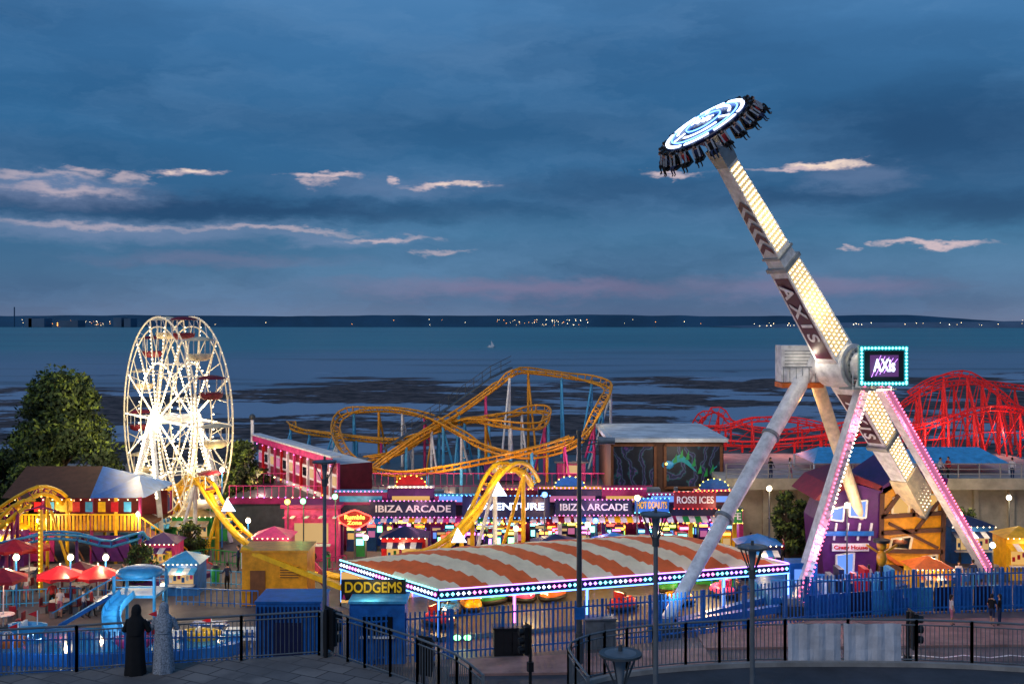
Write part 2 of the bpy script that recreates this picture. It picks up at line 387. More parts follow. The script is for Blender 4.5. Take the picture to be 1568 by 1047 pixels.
# ---------------------------------------------------------------- people
def make_body(name,cfg):
    h=cfg.get('h',1.7); k=h/1.7
    seat=cfg.get('seat',False); stride=cfg.get('stride',0); arm=cfg.get('arm',0.1)
    J={}
    if seat:
        J['pel']=(0,0,.0); J['hipL']=(.09,0,-.0); J['kneeL']=(.12,-.42,.04); J['anL']=(.12,-.5,-.4); J['toeL']=(.12,-.64,-.42)
        J['hipR']=(-.09,0,-.0); J['kneeR']=(-.12,-.42,.04); J['anR']=(-.12,-.5,-.4); J['toeR']=(-.12,-.64,-.42); oz=0
    else:
        J['pel']=(0,0,.92); J['hipL']=(.09,0,.88); J['kneeL']=(.10,-.05-stride*.5,.48); J['anL']=(.10,-stride,.08); J['toeL']=(.12,-stride-.14,.03)
        J['hipR']=(-.09,0,.88); J['kneeR']=(-.10,stride*.25,.48); J['anR']=(-.10,stride*.9,.10); J['toeR']=(-.12,stride*.9-.14,.03); oz=.92
    J['waist']=(0,0,oz+.2); J['chest']=(0,-.01,oz+.4); J['neck']=(0,0,oz+.56); J['head']=(0,-.01,oz+.70)
    for sd,nm in((1,'L'),(-1,'R')):
        a=arm if sd>0 else -arm*.6
        J['sh'+nm]=(sd*.17,0,oz+.49); J['el'+nm]=(sd*.24,-a*.4,oz+.24); J['wr'+nm]=(sd*.24,-a-.1,oz+.02+max(0,arm)*.5); J['ha'+nm]=(sd*.23,-a-.14,oz-.07+max(0,arm)*.6)
    names=list(J); idx={n:i for i,n in enumerate(names)}
    E=[('pel','waist'),('waist','chest'),('chest','neck'),('neck','head')]
    for n in 'LR': E+=[('pel','hip'+n),('hip'+n,'knee'+n),('knee'+n,'an'+n),('an'+n,'toe'+n),('chest','sh'+n),('sh'+n,'el'+n),('el'+n,'wr'+n),('wr'+n,'ha'+n)]
    rad=dict(pel=(.14,.11),waist=(.125,.095),chest=(.16,.11),neck=(.05,.05),head=(.045,.045),hip=(.1,.1),knee=(.06,.06),an=(.042,.042),toe=(.035,.03),sh=(.06,.06),el=(.042,.042),wr=(.028,.028),ha=(.032,.02))
    me=bpy.data.meshes.new(name); me.from_pydata([J[n] for n in names],[(idx[a],idx[b]) for a,b in E],[])
    ob=bpy.data.objects.new(name,me); scene.collection.objects.link(ob)
    md=ob.modifiers.new('s','SKIN'); md.use_smooth_shade=True
    for i,n in enumerate(names):
        r=rad.get(n) or rad[n[:-1]]; me.skin_vertices[0].data[i].radius=r; me.skin_vertices[0].data[i].use_root=(n=='pel')
    sb=ob.modifiers.new('u','SUBSURF'); sb.levels=1; sb.render_levels=1
    dg=bpy.context.evaluated_depsgraph_get(); m2=bpy.data.meshes.new_from_object(ob.evaluated_get(dg)); bpy.data.objects.remove(ob)
    o=B(name); vs=[v.co.copy() for v in m2.vertices]
    lay=cfg.get('top','cloth_w'),cfg.get('legs','cloth_b')
    groups={}
    for pl in m2.polygons:
        c=pl.center; z=c.z-oz
        if seat:
            kk='black' if (c.y<-.42 and c.z<-.34) else (lay[1] if c.y<-.12 or z<.05 else lay[0])
            if abs(c.x)>.2 and z<.06: kk='skin'
        else:
            kk='black' if c.z<.09 else ('skin' if (c.z<.5 and cfg.get('shorts')) else (lay[1] if z<.06 and abs(c.x)<.205 else lay[0]))
            if abs(c.x)>.2 and z<(.3 if cfg.get('shorts') else .03): kk='skin'
        if z>.535: kk='skin'
        groups.setdefault(kk,[]).append(tuple(pl.vertices))
    for kk,fs in groups.items(): o.add(vs,fs,kk,True)
    hc=V((0,-.01,oz+.70))
    o.ball(hc,.1,'skin',12,8,(.78,.95,1.18)); o.ball(hc+V((0,.018,.025)),.107,cfg.get('hair','hair'),12,8,(.82,.95,1.15))
    o.box(hc+V((0,-.1,-.005)),(.022,.03,.035),'skin')
    for sd in(1,-1): 
        o.box(hc+V((sd*.08,0,0)),(.015,.03,.05),'skin'); o.box(hc+V((sd*.03,-.092,.02)),(.022,.008,.01),'black')
    o.box(hc+V((0,-.09,-.05)),(.04,.008,.01),'dkred')
    if cfg.get('long'): o.ball(hc+V((0,.06,-.08)),.1,'hair',10,6,(.8,.5,1.5))
    o.v=[tuple(V(q)*k) for q in o.v]
    return o
PEO=[]
cf=[dict(top='cloth_w',legs='cloth_b',stride=.15),dict(top='cloth_black',legs='cloth_b',long=1),dict(top='cloth_r',legs='cloth_black',stride=.2,h=1.75),dict(top='cloth_b',legs='cloth_black',h=1.78,arm=.3),
    dict(top='cloth_w',legs='cloth_p',long=1,h=1.66,stride=.1,shorts=1),dict(top='cloth_black',legs='cloth_b',shorts=1,h=1.74,stride=.15)]
for c in cf:
    ob=make_body('person',c).done(); ob.location=(0,-30,0); PEO.append(ob)
used=[False]*6
def person(loc,i,rz,name='person'):
    if not used[i]: ob=PEO[i]; used[i]=True
    else: ob=bpy.data.objects.new(name,PEO[i].data); scene.collection.objects.link(ob)
    ob.name=name; ob.location=V(loc); ob.rotation_euler=(0,0,rz); return ob
person(G(1457,957,.12),4,math.pi*.5,'pedestrian'); person(G(1519,958,.12),5,2.4,'pedestrian'); person(G(1531,957,.12),1,-2.2,'pedestrian')
for (u,v,i) in [(365,875,3),(348,905,3),(80,935,2),(92,945,4),(140,945,2),(128,945,0),(480,880,1),(730,850,0),(745,852,3),(700,850,2),(600,850,1),(1130,930,3),(1050,860,0),(1390,862,2),(1375,862,5),(1555,866,0),(1330,905,4),(1230,905,3),(640,846,4),(1150,852,1),(60,905,3),(1468,900,4),(1490,900,3),(1200,862,2),(190,905,3),(170,912,2),(20,925,0),(40,920,4)]:
    person(G(u,v),i,R.uniform(0,6.28))
def robed(name,loc,k,h,rz,lean):
    o=B(name); n=28; rings=[]
    prof=[(0,.27,.24),(.06,.275,.245),(.35,.25,.22),(.7,.235,.19),(.95,.22,.175),(1.1,.205,.16),(1.25,.215,.155),(1.38,.205,.14),(1.44,.15,.115),(1.5,.1,.1),(1.56,.105,.115),(1.64,.11,.125),(1.7,.095,.11),(1.745,.05,.06),(1.755,.012,.015)]
    for z,a,b_ in prof:
        r=[]
        for i in range(n):
            t_=2*math.pi*i/n; f=1+(.085*math.sin(7*t_+z*1.5)+.045*math.sin(11*t_+2-z))*max(0,(1.25-z))/1.25
            ly=lean*max(0,z-.8)**1.3
            r.append(V((a*math.cos(t_)*f,b_*math.sin(t_)*f+ly,z)))
        rings.append(r)
    o.loft(rings,k)
    vr=[]
    for z,a,b_ in[(1.02,.2,.19),(1.12,.225,.19),(1.3,.225,.175),(1.4,.2,.155),(1.47,.135,.13),(1.52,.118,.125),(1.6,.124,.138),(1.7,.108,.122),(1.755,.06,.07),(1.77,.01,.01)]:
        vr.append([V((a*math.cos(2*math.pi*i/n)*(1+.03*math.sin(9*i/n*6.28)),b_*math.sin(2*math.pi*i/n)*(1+.04*math.sin(5*i/n*6.28))+lean*max(0,z-.8)**1.3-.012,z+.0*i)) for i in range(n)])
    o.loft(vr,k)
    for sd in(1,-1):
        sh=V((sd*.19,lean*.5+.0,1.36)); e=V((sd*.31,lean*.4+.06,1.1)); wv=V((sd*.2,lean*.4+.36,1.2))
        o.tube(sh,e,.075,k,10,.07); o.ball(e,.07,k,10,6); o.tube(e,wv,.068,k,10,.055)
        hand=wv+V((-sd*.02,.05,.01)); o.ball(hand,.04,'skin',8,5,(1,1.2,.5))
        for q in range(4): 
            a=hand+V((-.03+q*.02,.03,0)); bb=a+V((0,.05-.006*abs(q-1.5),.0)); o.tube(a,bb,.009,'skin',5); o.tube(bb,bb+V((0,.015,-.03)),.008,'skin',5)
        o.tube(hand+V((-sd*.035,0,0)),hand+V((-sd*.07,.03,-.01)),.01,'skin',5)
    o.ball(V((-.09,.1,.03)),.06,'black',8,5,(.7,1.6,.5)); o.ball(V((.09,.1,.03)),.06,'black',8,5,(.7,1.6,.5))
    sc=h/1.76; rot=Matrix.Rotation(rz,3,'Z'); o.v=[tuple(rot@(V(q)*sc)+V(loc)) for q in o.v]
    o.done(origin=loc)
TZ=7.5
robed('woman_in_black_abaya',G(207,1031,TZ),'cloth_black',1.84,0,.12)
robed('woman_in_grey_jilbab',G(250,1028,TZ),'cloth_grey',1.86,.12,.1)

# ---------------------------------------------------------------- terraces and railings
pl=[G(u,v,TZ) for u,v in((-160,1040),(0,1033),(250,1016),(490,1000),(512,1001),(560,1018),(640,1046),(700,1075),(740,1110))]
o=B('viewing_terrace'); o.prism([(p.x,p.y) for p in pl]+[(-1.0,4),(-30,4),(-30,27)],0.01,TZ,'concrete','slabs'); o.done()
pr=[G(u,v,TZ) for u,v in((900,1110),(870,1062),(885,1045),(925,1032),(1000,1021),(1100,1014),(1200,1011),(1400,1012),(1568,1020),(1760,1036))]
o=B('raised_walkway'); o.prism([(p.x,p.y) for p in reversed(pr)]+[(1.4,4),(30,4)][:],0.01,TZ,'concrete','asphalt')
for a_,b_ in zip(cat(pr,2),cat(pr,2)[1:]): o.beam(a_+V((0,-.45,.06)),b_+V((0,-.45,.06)),.16,.12,'concrete')
o.done()
def railing(name,pts,h=1.2,bar=.115,k='rail'):
    o=B(name)
    for a,b_ in zip(pts,pts[1:]):
        d=b_-a; Ln=d.length; n=max(1,int(Ln/bar))
        o.tube(a+V((0,0,h)),b_+V((0,0,h)),.032,k,8); o.tube(a+V((0,0,h-.14)),b_+V((0,0,h-.14)),.02,k); o.tube(a+V((0,0,.1)),b_+V((0,0,.1)),.02,k)
        for i in range(n): q=a+d*(i/n); o.tube(q+V((0,0,.1)),q+V((0,0,h-.14)),.011,k,4)
        m_=max(1,round(Ln/1.8))
        for i in range(m_+1): q=a+d*(i/m_); o.box(q+V((0,0,h/2)),(.07,.07,h+.04),k)
    return o.done()
inset=lambda L,dy:[V((p.x,p.y-dy,p.z)) for p in L]
railing('terrace_railing',inset(cat(pl[:4],6),.15)+[pl[3]+V((.1,-.25,0))],1.25)
railing('terrace_railing',inset(cat(pl[4:],3),.2),1.25)
railing('walkway_railing',inset(cat(pr,2.5),.15),1.2)
o=B('railing_banner')
for u0,u1 in((1203,1284),(1288,1376)):
    n=14
    for i in range(n):
        def pt(j,zz):
            u=u0+(u1-u0)*j/n; p=G(u,1012,TZ); return V((p.x,p.y-.24-.035*math.sin(j*1.7)-.03*math.sin(j*.6+zz*4),TZ+zz-.03*abs(math.sin(j*.8))*(zz>.5)))
        for za,zb in((.02,.4),(.4,.8),(.8,1.14)): o.quad(pt(i,za),pt(i+1,za),pt(i+1,zb),pt(i,zb),'tarp')
o.done()
def streetlamp(u,v,d,base):
    top=P(u,v,d); o=B('street_lamp'); x,y,z=top
    o.tube((x,y,base),(x,y,z-.75),.065,'rail',12,.05); o.tube((x,y,base),(x,y,base+1.1),.11,'rail',12); o.tube((x,y,base),(x,y,base+.06),.2,'rail',12)
    o.tube((x,y,z-.75),(x,y,z-.55),.08,'dkgrey',12); o.tube((x,y,z-.55),(x,y,z-.12),.04,'fglass',14,.1)
    for a in range(4):
        t_=a*math.pi/2+.4; c_=V((math.cos(t_),math.sin(t_),0)); o.beam(V((x,y,z-.62))+c_*.06,V((x,y,z-.08))+c_*.31,.025,.025,'dkgrey')
    o.tube((x,y,z-.07),(x,y,z-.03),.35,'dkgrey',24); o.tube((x,y,z-.03),(x,y,z),.26,'rail',24,.08); o.tube((x,y,z),(x,y,z+.1),.035,'dkgrey')
    o.done(origin=(x,y,base))
streetlamp(497,704,31.0,TZ); streetlamp(1004,784,24,TZ); streetlamp(1152,834,24.5,TZ-1); streetlamp(950,996,17.6,TZ-1)
o=B('road_lighting_column'); x=X(887,53.5); 
o.tube((x,53.5,0),(x,53.5,Zv(662,53.5)),.16,'dkgrey',10,.1); o.tube((x,53.5,0),(x,53.5,1.6),.2,'dkgrey',10)
zt=Zv(674,53.5); o.beam((x,53.5,zt-.35),(x+.9,53.5,zt-.1),.06,.06,'dkgrey'); o.beam((x,53.5,zt),(x+1,53.5,zt),.06,.06,'dkgrey')
o.tube((x+.9,53.5,zt),(x+1.75,53.5,zt-.02),.2,'grey',10,.16); o.tube((x,53.5,zt+.3),(x,53.5,zt+.5),.14,'dkgrey'); o.box((x,53.4,2.6),(.5,.1,.6),'blue'); o.done()
def tlight(u,v,d,rz,base=0.0):
    o=B('traffic_light'); p=P(u,v,d); x,y,z=p
    o.tube((x,y,base),(x,y,z+.05),.06,'black',8)
    rot=Matrix.Rotation(rz,3,'Z'); c=V((x,y,z-.5))+rot@V((0,-.18,0)); o.box(c,(.32,.2,1.0),'black',rz)
    o.box(c+rot@V((0,.08,0)),(.5,.03,1.2),'black',rz)
    for i in range(3):
        q=c+V((0,0,.32-.32*i)); o.tube(q+rot@V((0,-.1,0)),q+rot@V((0,-.28,-.02)),.12,'black',10); o.ball(q+rot@V((0,-.12,0)),.09,'glass',8,5)
    o.box(V((x,y,z-1.5)),(.2,.2,.35),'black',rz); o.done(origin=(x,y,base))
tlight(1390,938,34,1.57); tlight(812,958,40,-1.2); tlight(499,935,30.6,2.2,TZ); tlight(648,980,33,2.6)
def cabinet(name,u,v,w_,h_,k):
    p=G(u,v); o=B(name); z=p.z
    o.box((p.x,p.y,z+h_/2),(w_,.8,h_),k,.1); o.box((p.x,p.y,z+h_+.04),(w_+.12,.95,.08),k,.1); 
    for i in(-1,0,1): o.box((p.x+i*w_*.3,p.y-.42,z+h_*.5),(w_*.26,.04,h_*.8),k,.1)
    o.box((p.x+.1*w_,p.y-.46,z+h_*.5),(.05,.04,.2),'black',.1); o.done()
cabinet('utility_cabinet',918,990,1.6,1.5,'rail'); cabinet('black_stage_box',778,1000,1.5,1.35,'black')

# ---------------------------------------------------------------- palisade fences
def palisade(name,pts,h=2.3,sp=.24,k='blue'):
    o=B(name)
    for a,b_ in zip(pts,pts[1:]):
        d=b_-a; n=max(1,int(d.length/sp)); rz=math.atan2(d.y,d.x)
        for zz in(.35,h-.35): o.beam(a+V((0,.04,zz)),b_+V((0,.04,zz)),.05,.08,k)
        for i in range(n):
            q=a+d*((i+.5)/n); o.box(q+V((0,0,h/2)),(.085,.02,h),k,rz); 
        for i in range(int(d.length/2.7)+1): q=a+d*(i*2.7/d.length); o.box(q+V((0,.09,h/2)),(.12,.1,h),k,rz)
    return o.done()
palisade('palisade_fence',[V((X(520,53),53,0)),V((X(690,54.5),54.5,0)),V((X(1010,57.4),57.4,0)),V((X(1235,61),61,0))],2.5)
palisade('palisade_fence',[V((X(1235,61),61,.0)),V((X(1400,62.8),62.8,.0)),V((X(1700,64),64,.0))],2.6)
palisade('palisade_fence',[V((-40,50.5,0)),V((X(390,52),52,0))],2.2)
o=B('fence_skirting_panels')
for a,b_ in((V((X(1235,61.3),61.3,0)),V((X(1400,63.1),63.1,0))),(V((X(1400,63.1),63.1,0)),V((X(1700,64.3),64.3,0)))):
    n=10
    for i in range(n):
        p=a.lerp(b_,i/n)+V((.04,0,0)); q=a.lerp(b_,(i+.97)/n); o.beam(p+V((0,.1,.75)),q+V((0,.1,.75)),.05,1.4,R.choice(['blue','blue','ltblue','navy']))
o.done()

# ---------------------------------------------------------------- dodgems
A_=V((-3.9,57.4)); Bc=V((16.25,63.6)); D_=V((-10.2,64.6)); Cc=Bc+(D_-A_)+V((.6,.6))
root=bpy.data.objects.new('dodgems_pavilion',None); scene.collection.objects.link(root)
NS,NT=96,24
vs=[];fs=[];mi=[]
for j in range(NT+1):
    for i in range(NS+1):
        u_=i/NS; v_=j/NT; p=(A_*(1-u_)+Bc*u_)*(1-v_)+(D_*(1-u_)+Cc*u_)*v_
        hip=math.sqrt(max(0,1-(max(0,1-u_/.3))**2))*math.sqrt(max(0,1-(max(0,1-(1-u_)/.25))**2))
        seam=abs(math.sin(u_*29*math.pi/2))
        zz=2.72+1.15*math.sin(math.pi*v_)**.8*hip-.09*seam*math.sin(math.pi*v_)+.03*mn.noise(V((u_*30,v_*9,0)))
        vs.append((p.x,p.y,zz))
for j in range(NT):
    for i in range(NS):
        a=j*(NS+1)+i; fs.append((a,a+1,a+NS+2,a+NS+1)); q=int((i+j*.55+1)/NS*14.5); mi.append(q%2)
me=bpy.data.meshes.new('canvas_roof'); me.from_pydata(vs,[],fs)
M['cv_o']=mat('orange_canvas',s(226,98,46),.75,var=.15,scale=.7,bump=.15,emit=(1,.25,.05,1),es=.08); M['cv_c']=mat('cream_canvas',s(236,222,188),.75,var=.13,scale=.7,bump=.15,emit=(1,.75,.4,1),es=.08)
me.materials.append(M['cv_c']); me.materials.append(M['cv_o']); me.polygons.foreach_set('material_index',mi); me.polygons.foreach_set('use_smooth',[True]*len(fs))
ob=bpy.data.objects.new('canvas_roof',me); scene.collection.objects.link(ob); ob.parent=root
o=B('fascia_and_columns')
def fascia(a,b_,seq):
    a3=V((a.x,a.y,2.5)); b3=V((b_.x,b_.y,2.5)); d=(b3-a3); o.beam(a3,b3,.16,.5,'navy'); nrm=V((d.y,-d.x,0)).normalized(); n=int(d.length/.3)
    o.beam(a3+nrm*.1+V((0,0,.27)),b3+nrm*.1+V((0,0,.27)),.06,.06,seq[0]); o.beam(a3+nrm*.1-V((0,0,.27)),b3+nrm*.1-V((0,0,.27)),.06,.06,seq[1])
    for i in range(n):
        q=a3+d*((i+.5)/n)+nrm*.1; kk=seq[2+(i//3)%(len(seq)-2)]
        o.oct(q,.11,kk)
fascia(A_,Bc,['b_purple','b_blue','b_cyan','b_cool','b_hot','b_cyan','b_purple']); fascia(D_,A_,['b_cyan','b_blue','b_cool','b_hot','b_cool'])
fascia(Bc,Cc,['b_purple','b_blue','b_cyan','b_hot'])
for a,b_ in((A_,Bc),(D_,A_),(D_,Cc),(Bc,Cc)):
    n=max(2,int((b_-a).length/3.9))
    for i in range(n+1): q=a+(b_-a)*i/n; o.box((q.x,q.y+.12,1.2),(.2,.2,2.4),'white'); o.box((q.x,q.y-.01,1.3),(.08,.03,2.1),'b_hot' if i%2 else 'b_blue')
o.prism([(A_.x,A_.y),(Bc.x,Bc.y),(Cc.x,Cc.y),(D_.x,D_.y)],.02,.25,'grey','dkgrey')
n=20
for i in range(n):
    q=D_+(Cc-D_)*((i+.5)/n)-V((0,.4)); o.box((q.x,q.y,1.2),(1.0,.1,1.8),R.choice(['l_amber','l_warm','l_pinkp','yellow','l_amber','red','l_blue']),.3)
    o.box((q.x,q.y-.1,.8),(.5,.06,.7),R.choice(['red','navy','green','yellow']),.3)
for i in range(90):
    u_=R.uniform(.03,.97);v_=R.uniform(.1,.95); p=(A_*(1-u_)+Bc*u_)*(1-v_)+(D_*(1-u_)+Cc*u_)*v_; o.oct((p.x,p.y,2.45),.07,R.choice(['b_yellow','b_warm','b_green','b_hot','b_cyan','b_yellow']))
o.done(root)
def bumper(loc,rz,k):
    o=B('bumper_car'); n=20
    def ring(a,b_,z,dy=0): return [V((a*math.copysign(abs(math.cos(t_))**.75,math.cos(t_)),b_*math.copysign(abs(math.sin(t_))**.75,math.sin(t_))+dy,z)) for t_ in [2*math.pi*i/n for i in range(n)]]
    o.loft([ring(.6,.98,.1),ring(.66,1.05,.16),ring(.66,1.05,.3),ring(.6,.98,.34)],'black')
    o.loft([ring(.58,.95,.34),ring(.56,.9,.5),ring(.48,.78,.62),ring(.4,.5,.66,-.2)],k)
    o.box((0,.35,.78),(.8,.14,.6),k); o.box((0,.1,.64),(.7,.5,.06),'black'); o.tube((0,-.3,.66),(0,-.1,.86),.03,'grey'); o.tube((0,-.12,.86),(0,-.09,.89),.16,'black',12)
    o.box((0,-.85,.5),(.5,.05,.12),'b_warm'); o.tube((0,.75,.4),(0,.85,2.4),.025,'grey'); o.ball((0,-.5,.62),.2,k,10,5,(1,1.3,.6))
    rot=Matrix.Rotation(rz,3,'Z'); o.v=[tuple(rot@V(q)+V(loc)) for q in o.v]; o.done(origin=loc)
for i in range(11):
    u_=.07+.086*i; v_=R.uniform(.12,.7); p=(A_*(1-u_)+Bc*u_)*(1-v_)+(D_*(1-u_)+Cc*u_)*v_; bumper((p.x,p.y,.25),R.uniform(0,6),['red','blue','yellow','green','pink','orange'][i%6])
for u_ in(.1,.36,.63,.9):
    p=(A_*(1-u_)+Bc*u_)*.6+(D_*(1-u_)+Cc*u_)*.4; light((p.x,p.y,2.2),330,(1,.7,.3),parent=root)
for u,v in((700,975),(716,975)):
    p=P(u,v,56); o=B('floodlight'); o.box(p,(.4,.1,.3),'black'); o.ball(p-V((0,.08,0)),.17,'b_green',8,6,(1.2,.4,.9)); o.tube((p.x,p.y+.1,0),(p.x,p.y+.1,p.z),.03,'black'); o.done()
light(P(708,972,55.6),25,(.7,1,.6))
o=B('ticket_booth'); x=X(580,54.2); o.box((x,54.6,1.5),(2.7,1.8,3.0),'blue'); o.box((x,53.68,1.9),(1.5,.05,.9),'glass'); o.box((x,53.62,1.35),(1.7,.3,.07),'white')
for i in range(9): o.box((x-1.25+i*.31,53.66,.6),(.03,.04,1.1),'navy')
o.box((x,54.6,3.06),(2.9,2,.12),'ltblue')
ob=o.done(); 
o=B('dodgems_sign'); y0=55.2; c=P(572,902,y0); o.box(c,(3.3,.2,1.0),'black'); 
for sx in(-1.2,1.2): o.tube((c.x+sx,y0+.1,0),(c.x+sx,y0+.1,c.z),.06,'blue')
for i in range(8): o.add([c+V((-1.6+i*.4,-.11,-.48)),c+V((-1.4+i*.4,-.11,-.48)),c+V((-1.5+i*.4,-.11,-.2))],[(0,1,2)],R.choice(['green','pink','ltblue']))
ob=o.done(); text('DODGEMS',(c.x,y0-.14,c.z+.12),2.9,'yellow',ob,height=.55)
light((c.x,y0-1.6,c.z+.3),40,(1,.95,.6))
o=B('blue_storage_container'); x0=X(393,52);x1=X(492,52); o.box(((x0+x1)/2,53,1.75),(x1-x0,2.4,3.5),'blue')
for i in range(16): o.box((x0+.1+i*(x1-x0-.2)/15,51.77,1.75),(.06,.07,3.2),'navy')
o.box(((x0+x1)/2,51.7,1.4),(1.3,.05,2.4),'navy'); o.box(((x0+x1)/2,53,3.55),(x1-x0+.1,2.5,.1),'blue'); o.done()

# ---------------------------------------------------------------- pendulum ride
S_=V((.81,.586,0)).normalized(); AX=V((.586,-.81,0)).normalized(); PV=V((20.3,66.6,14.3))
arm_up=(S_*-11.7+V((0,0,13.3))); La=arm_up.length; a=arm_up.normalized()
bn=AX.cross(a).normalized()
if bn.z>0: bn=-bn
root=bpy.data.objects.new('pendulum_thrill_ride',None); scene.collection.objects.link(root); root.location=(PV.x,PV.y,0)
o=B('arm')
def armbox(c0,c1,w0,w1,t0,t1,k):
    def rg(c,w_,t_): return [c+bn*w_/2+AX*t_/2,c+bn*w_/2-AX*t_/2,c-bn*w_/2-AX*t_/2,c-bn*w_/2+AX*t_/2]
    r0,r1=rg(c0,w0,t0),rg(c1,w1,t1); o.add(r0+r1,[(3,2,1,0),(4,5,6,7),(0,1,5,4),(1,2,6,5),(2,3,7,6),(3,0,4,7)],k)
def at(l): return PV+a*l
armbox(at(1.0),at(8.2),1.9,1.5,1.5,1.25,'white'); armbox(at(8.2),at(15.6),1.35,.95,1.15,.8,'white')
armbox(at(8.05),at(8.3),1.7,1.7,1.45,1.45,'grey'); armbox(at(8.9),at(9.05),1.5,1.5,1.3,1.3,'grey'); armbox(at(15.4),at(16.6),1.0,1.15,.85,1.0,'grey'); o.tube(at(16.5),at(17.4),.5,'white',16,.7)
armbox(at(-1.0),at(-9.6),1.9,1.3,1.5,1.1,'white'); armbox(at(-6.3),at(-6.6),1.9,1.9,1.5,1.5,'grey'); armbox(at(-9.6),at(-12.6),1.5,1.7,1.3,1.4,'cream'); armbox(at(-12.6),at(-13),1.9,1.6,1.6,1.3,'grey')
o.tube(PV-AX*2.6,PV+AX*2.4,.85,'white',20); o.tube(PV-AX*.95,PV+AX*.95,1.35,'white',24); o.tube(PV+AX*1.0,PV+AX*1.25,1.1,'grey',24)
for i in range(16):
    t_=i*math.pi/8; q=PV+AX*1.27+(a*math.cos(t_)+bn*math.sin(t_))*.95; o.oct(q,.07,'dkgrey')
def interp(l,pts):
    for (l0,w0),(l1,w1) in zip(pts,pts[1:]):
        if l0<=l<=l1: return w0+(w1-w0)*(l-l0)/(l1-l0)
    return pts[-1][1]
Wp=[(-13,1.6),(-9.6,1.3),(-1,1.9),(1,1.9),(8.2,1.5),(8.25,1.35),(15.6,.95)]; Tp=[(-13,1.35),(-9.6,1.1),(-1,1.5),(1,1.5),(8.2,1.25),(8.25,1.15),(15.6,.8)]
l=-12.3
while l<15.3:
    if abs(l)>1.3 and not 7.9<l<9.2:
        w_=interp(l,Wp);t_=interp(l,Tp)
        for q in range(5): o.oct(at(l)+bn*(q-2)*w_*.18+AX*(t_/2+.03),.058,'b_white')
        w2=w_*.84; c=at(l)+AX*(t_/2+.008); o.quad(c-bn*w2/2-a*.15,c+bn*w2/2-a*.15,c+bn*w2/2+a*.15,c-bn*w2/2+a*.15,'arm_glow')
    l+=.33
for l0,l1 in((1.4,7.6),(-6.0,-1.6)):
    w0,w1=interp(l0,Tp)*.8,interp(l1,Tp)*.8; c0=at(l0)+bn*(interp(l0,Wp)/2+.02);c1=at(l1)+bn*(interp(l1,Wp)/2+.02)
    o.quad(c0-AX*w0/2,c0+AX*w0/2,c1+AX*w1/2,c1-AX*w1/2,'maroon')
for i in range(5):
    l0=9.3+i*.75; wv=interp(l0,Tp)*.8; c=at(l0)+bn*(interp(l0,Wp)/2+.03)
    o.add([c-AX*wv/2,c+a*.45,c+AX*wv/2,c+AX*wv/2+a*.4,c+a*.85,c-AX*wv/2+a*.4],[(0,1,4,5),(1,2,3,4)],'maroon')
for sd in(-.25,.25): o.beam(at(8.5)-bn*.75+AX*sd,at(15)-bn*.6+AX*sd,.05,.05,'grey')
ob=o.done(root)
for st,lc,wd in(('A X I S',4.9,4.4),('A X I S',-3.9,3.2)):
    c=at(lc)+bn*(interp(lc,Wp)/2+.07)
    xax=-a; zax=bn; yax=zax.cross(xax).normalized()
    mt=Matrix((xax,yax,zax)).transposed().to_4x4(); mt.translation=c
    text(st,c,wd,'white',root,mtx=mt,height=.8,ext=.02)
# gondola
o=B('gondola'); ag=(a+V((.19,.97,.157))*.11).normalized(); C=PV+a*17.9
e1=(AX-ag*AX.dot(ag)).normalized(); e2=ag.cross(e1).normalized()
def ring(r,h_,n=40): return [C+e1*r*math.cos(2*math.pi*i/n)+e2*r*math.sin(2*math.pi*i/n)+ag*h_ for i in range(n)]
o.loft([ring(.6,-.9),ring(.9,-.6),ring(1.3,-.35),ring(2.3,-.2),ring(2.5,0),ring(2.4,.14),ring(.5,.34),ring(.02,.36)],'navy')
def ledring(r,h_,k,rad,a0=0,a1=2*math.pi,n=48,gap=0):
    pts=[C+e1*r*math.cos(a0+(a1-a0)*i/n)+e2*r*math.sin(a0+(a1-a0)*i/n)+ag*h_ for i in range(n+1)]
    for i,(p,q) in enumerate(zip(pts,pts[1:])):
        if gap and i%gap==0: continue
        o.beam(p,q,rad,.05,k,up=ag)
ledring(2.33,.2,'b_cool',.2,gap=6); ledring(2.02,.25,'b_blue',.07); ledring(1.05,.35,'b_blue',.05)
for i in range(3):
    a0=i*2.094; ledring(1.6,.31,'b_cool',.14,a0+.35,a0+1.7,14)
    d1=e1*math.cos(a0)+e2*math.sin(a0); o.beam(C+d1*1.2+ag*.34,C+d1*1.95+ag*.27,.12,.05,'b_cool',up=ag)
zc=ag; xc=e1; yc=zc.cross(xc)
mt=Matrix((xc,yc,zc)).transposed().to_4x4(); mt.translation=C+ag*.42
NSEAT=22
for i in range(NSEAT):
    t_=2*math.pi*i/NSEAT; rd=e1*math.cos(t_)+e2*math.sin(t_); tg=ag.cross(rd).normalized()
    m3=Matrix((tg,rd,ag)).transposed()
    c=C+rd*2.85-ag*.42
    o.box(c+rd*.12-ag*.3,(.5,.5,.12),'black',M4=m3); o.box(c-rd*.12,(.5,.12,.75),'black',M4=m3); o.box(c-rd*.12+ag*.45,(.28,.14,.26),'black',M4=m3)
    for sd in(-.16,.16): o.beam(c+tg*sd+ag*.4,c+tg*sd+rd*.3-ag*.1,.09,.09,'cloth_grey')
    o.beam(C+rd*2.4-ag*.15,c-rd*.15,.12,.12,'grey')
o.done(root)
text('AXIS',C,1.4,'b_cool',root,mtx=mt,height=.6,ext=.02)
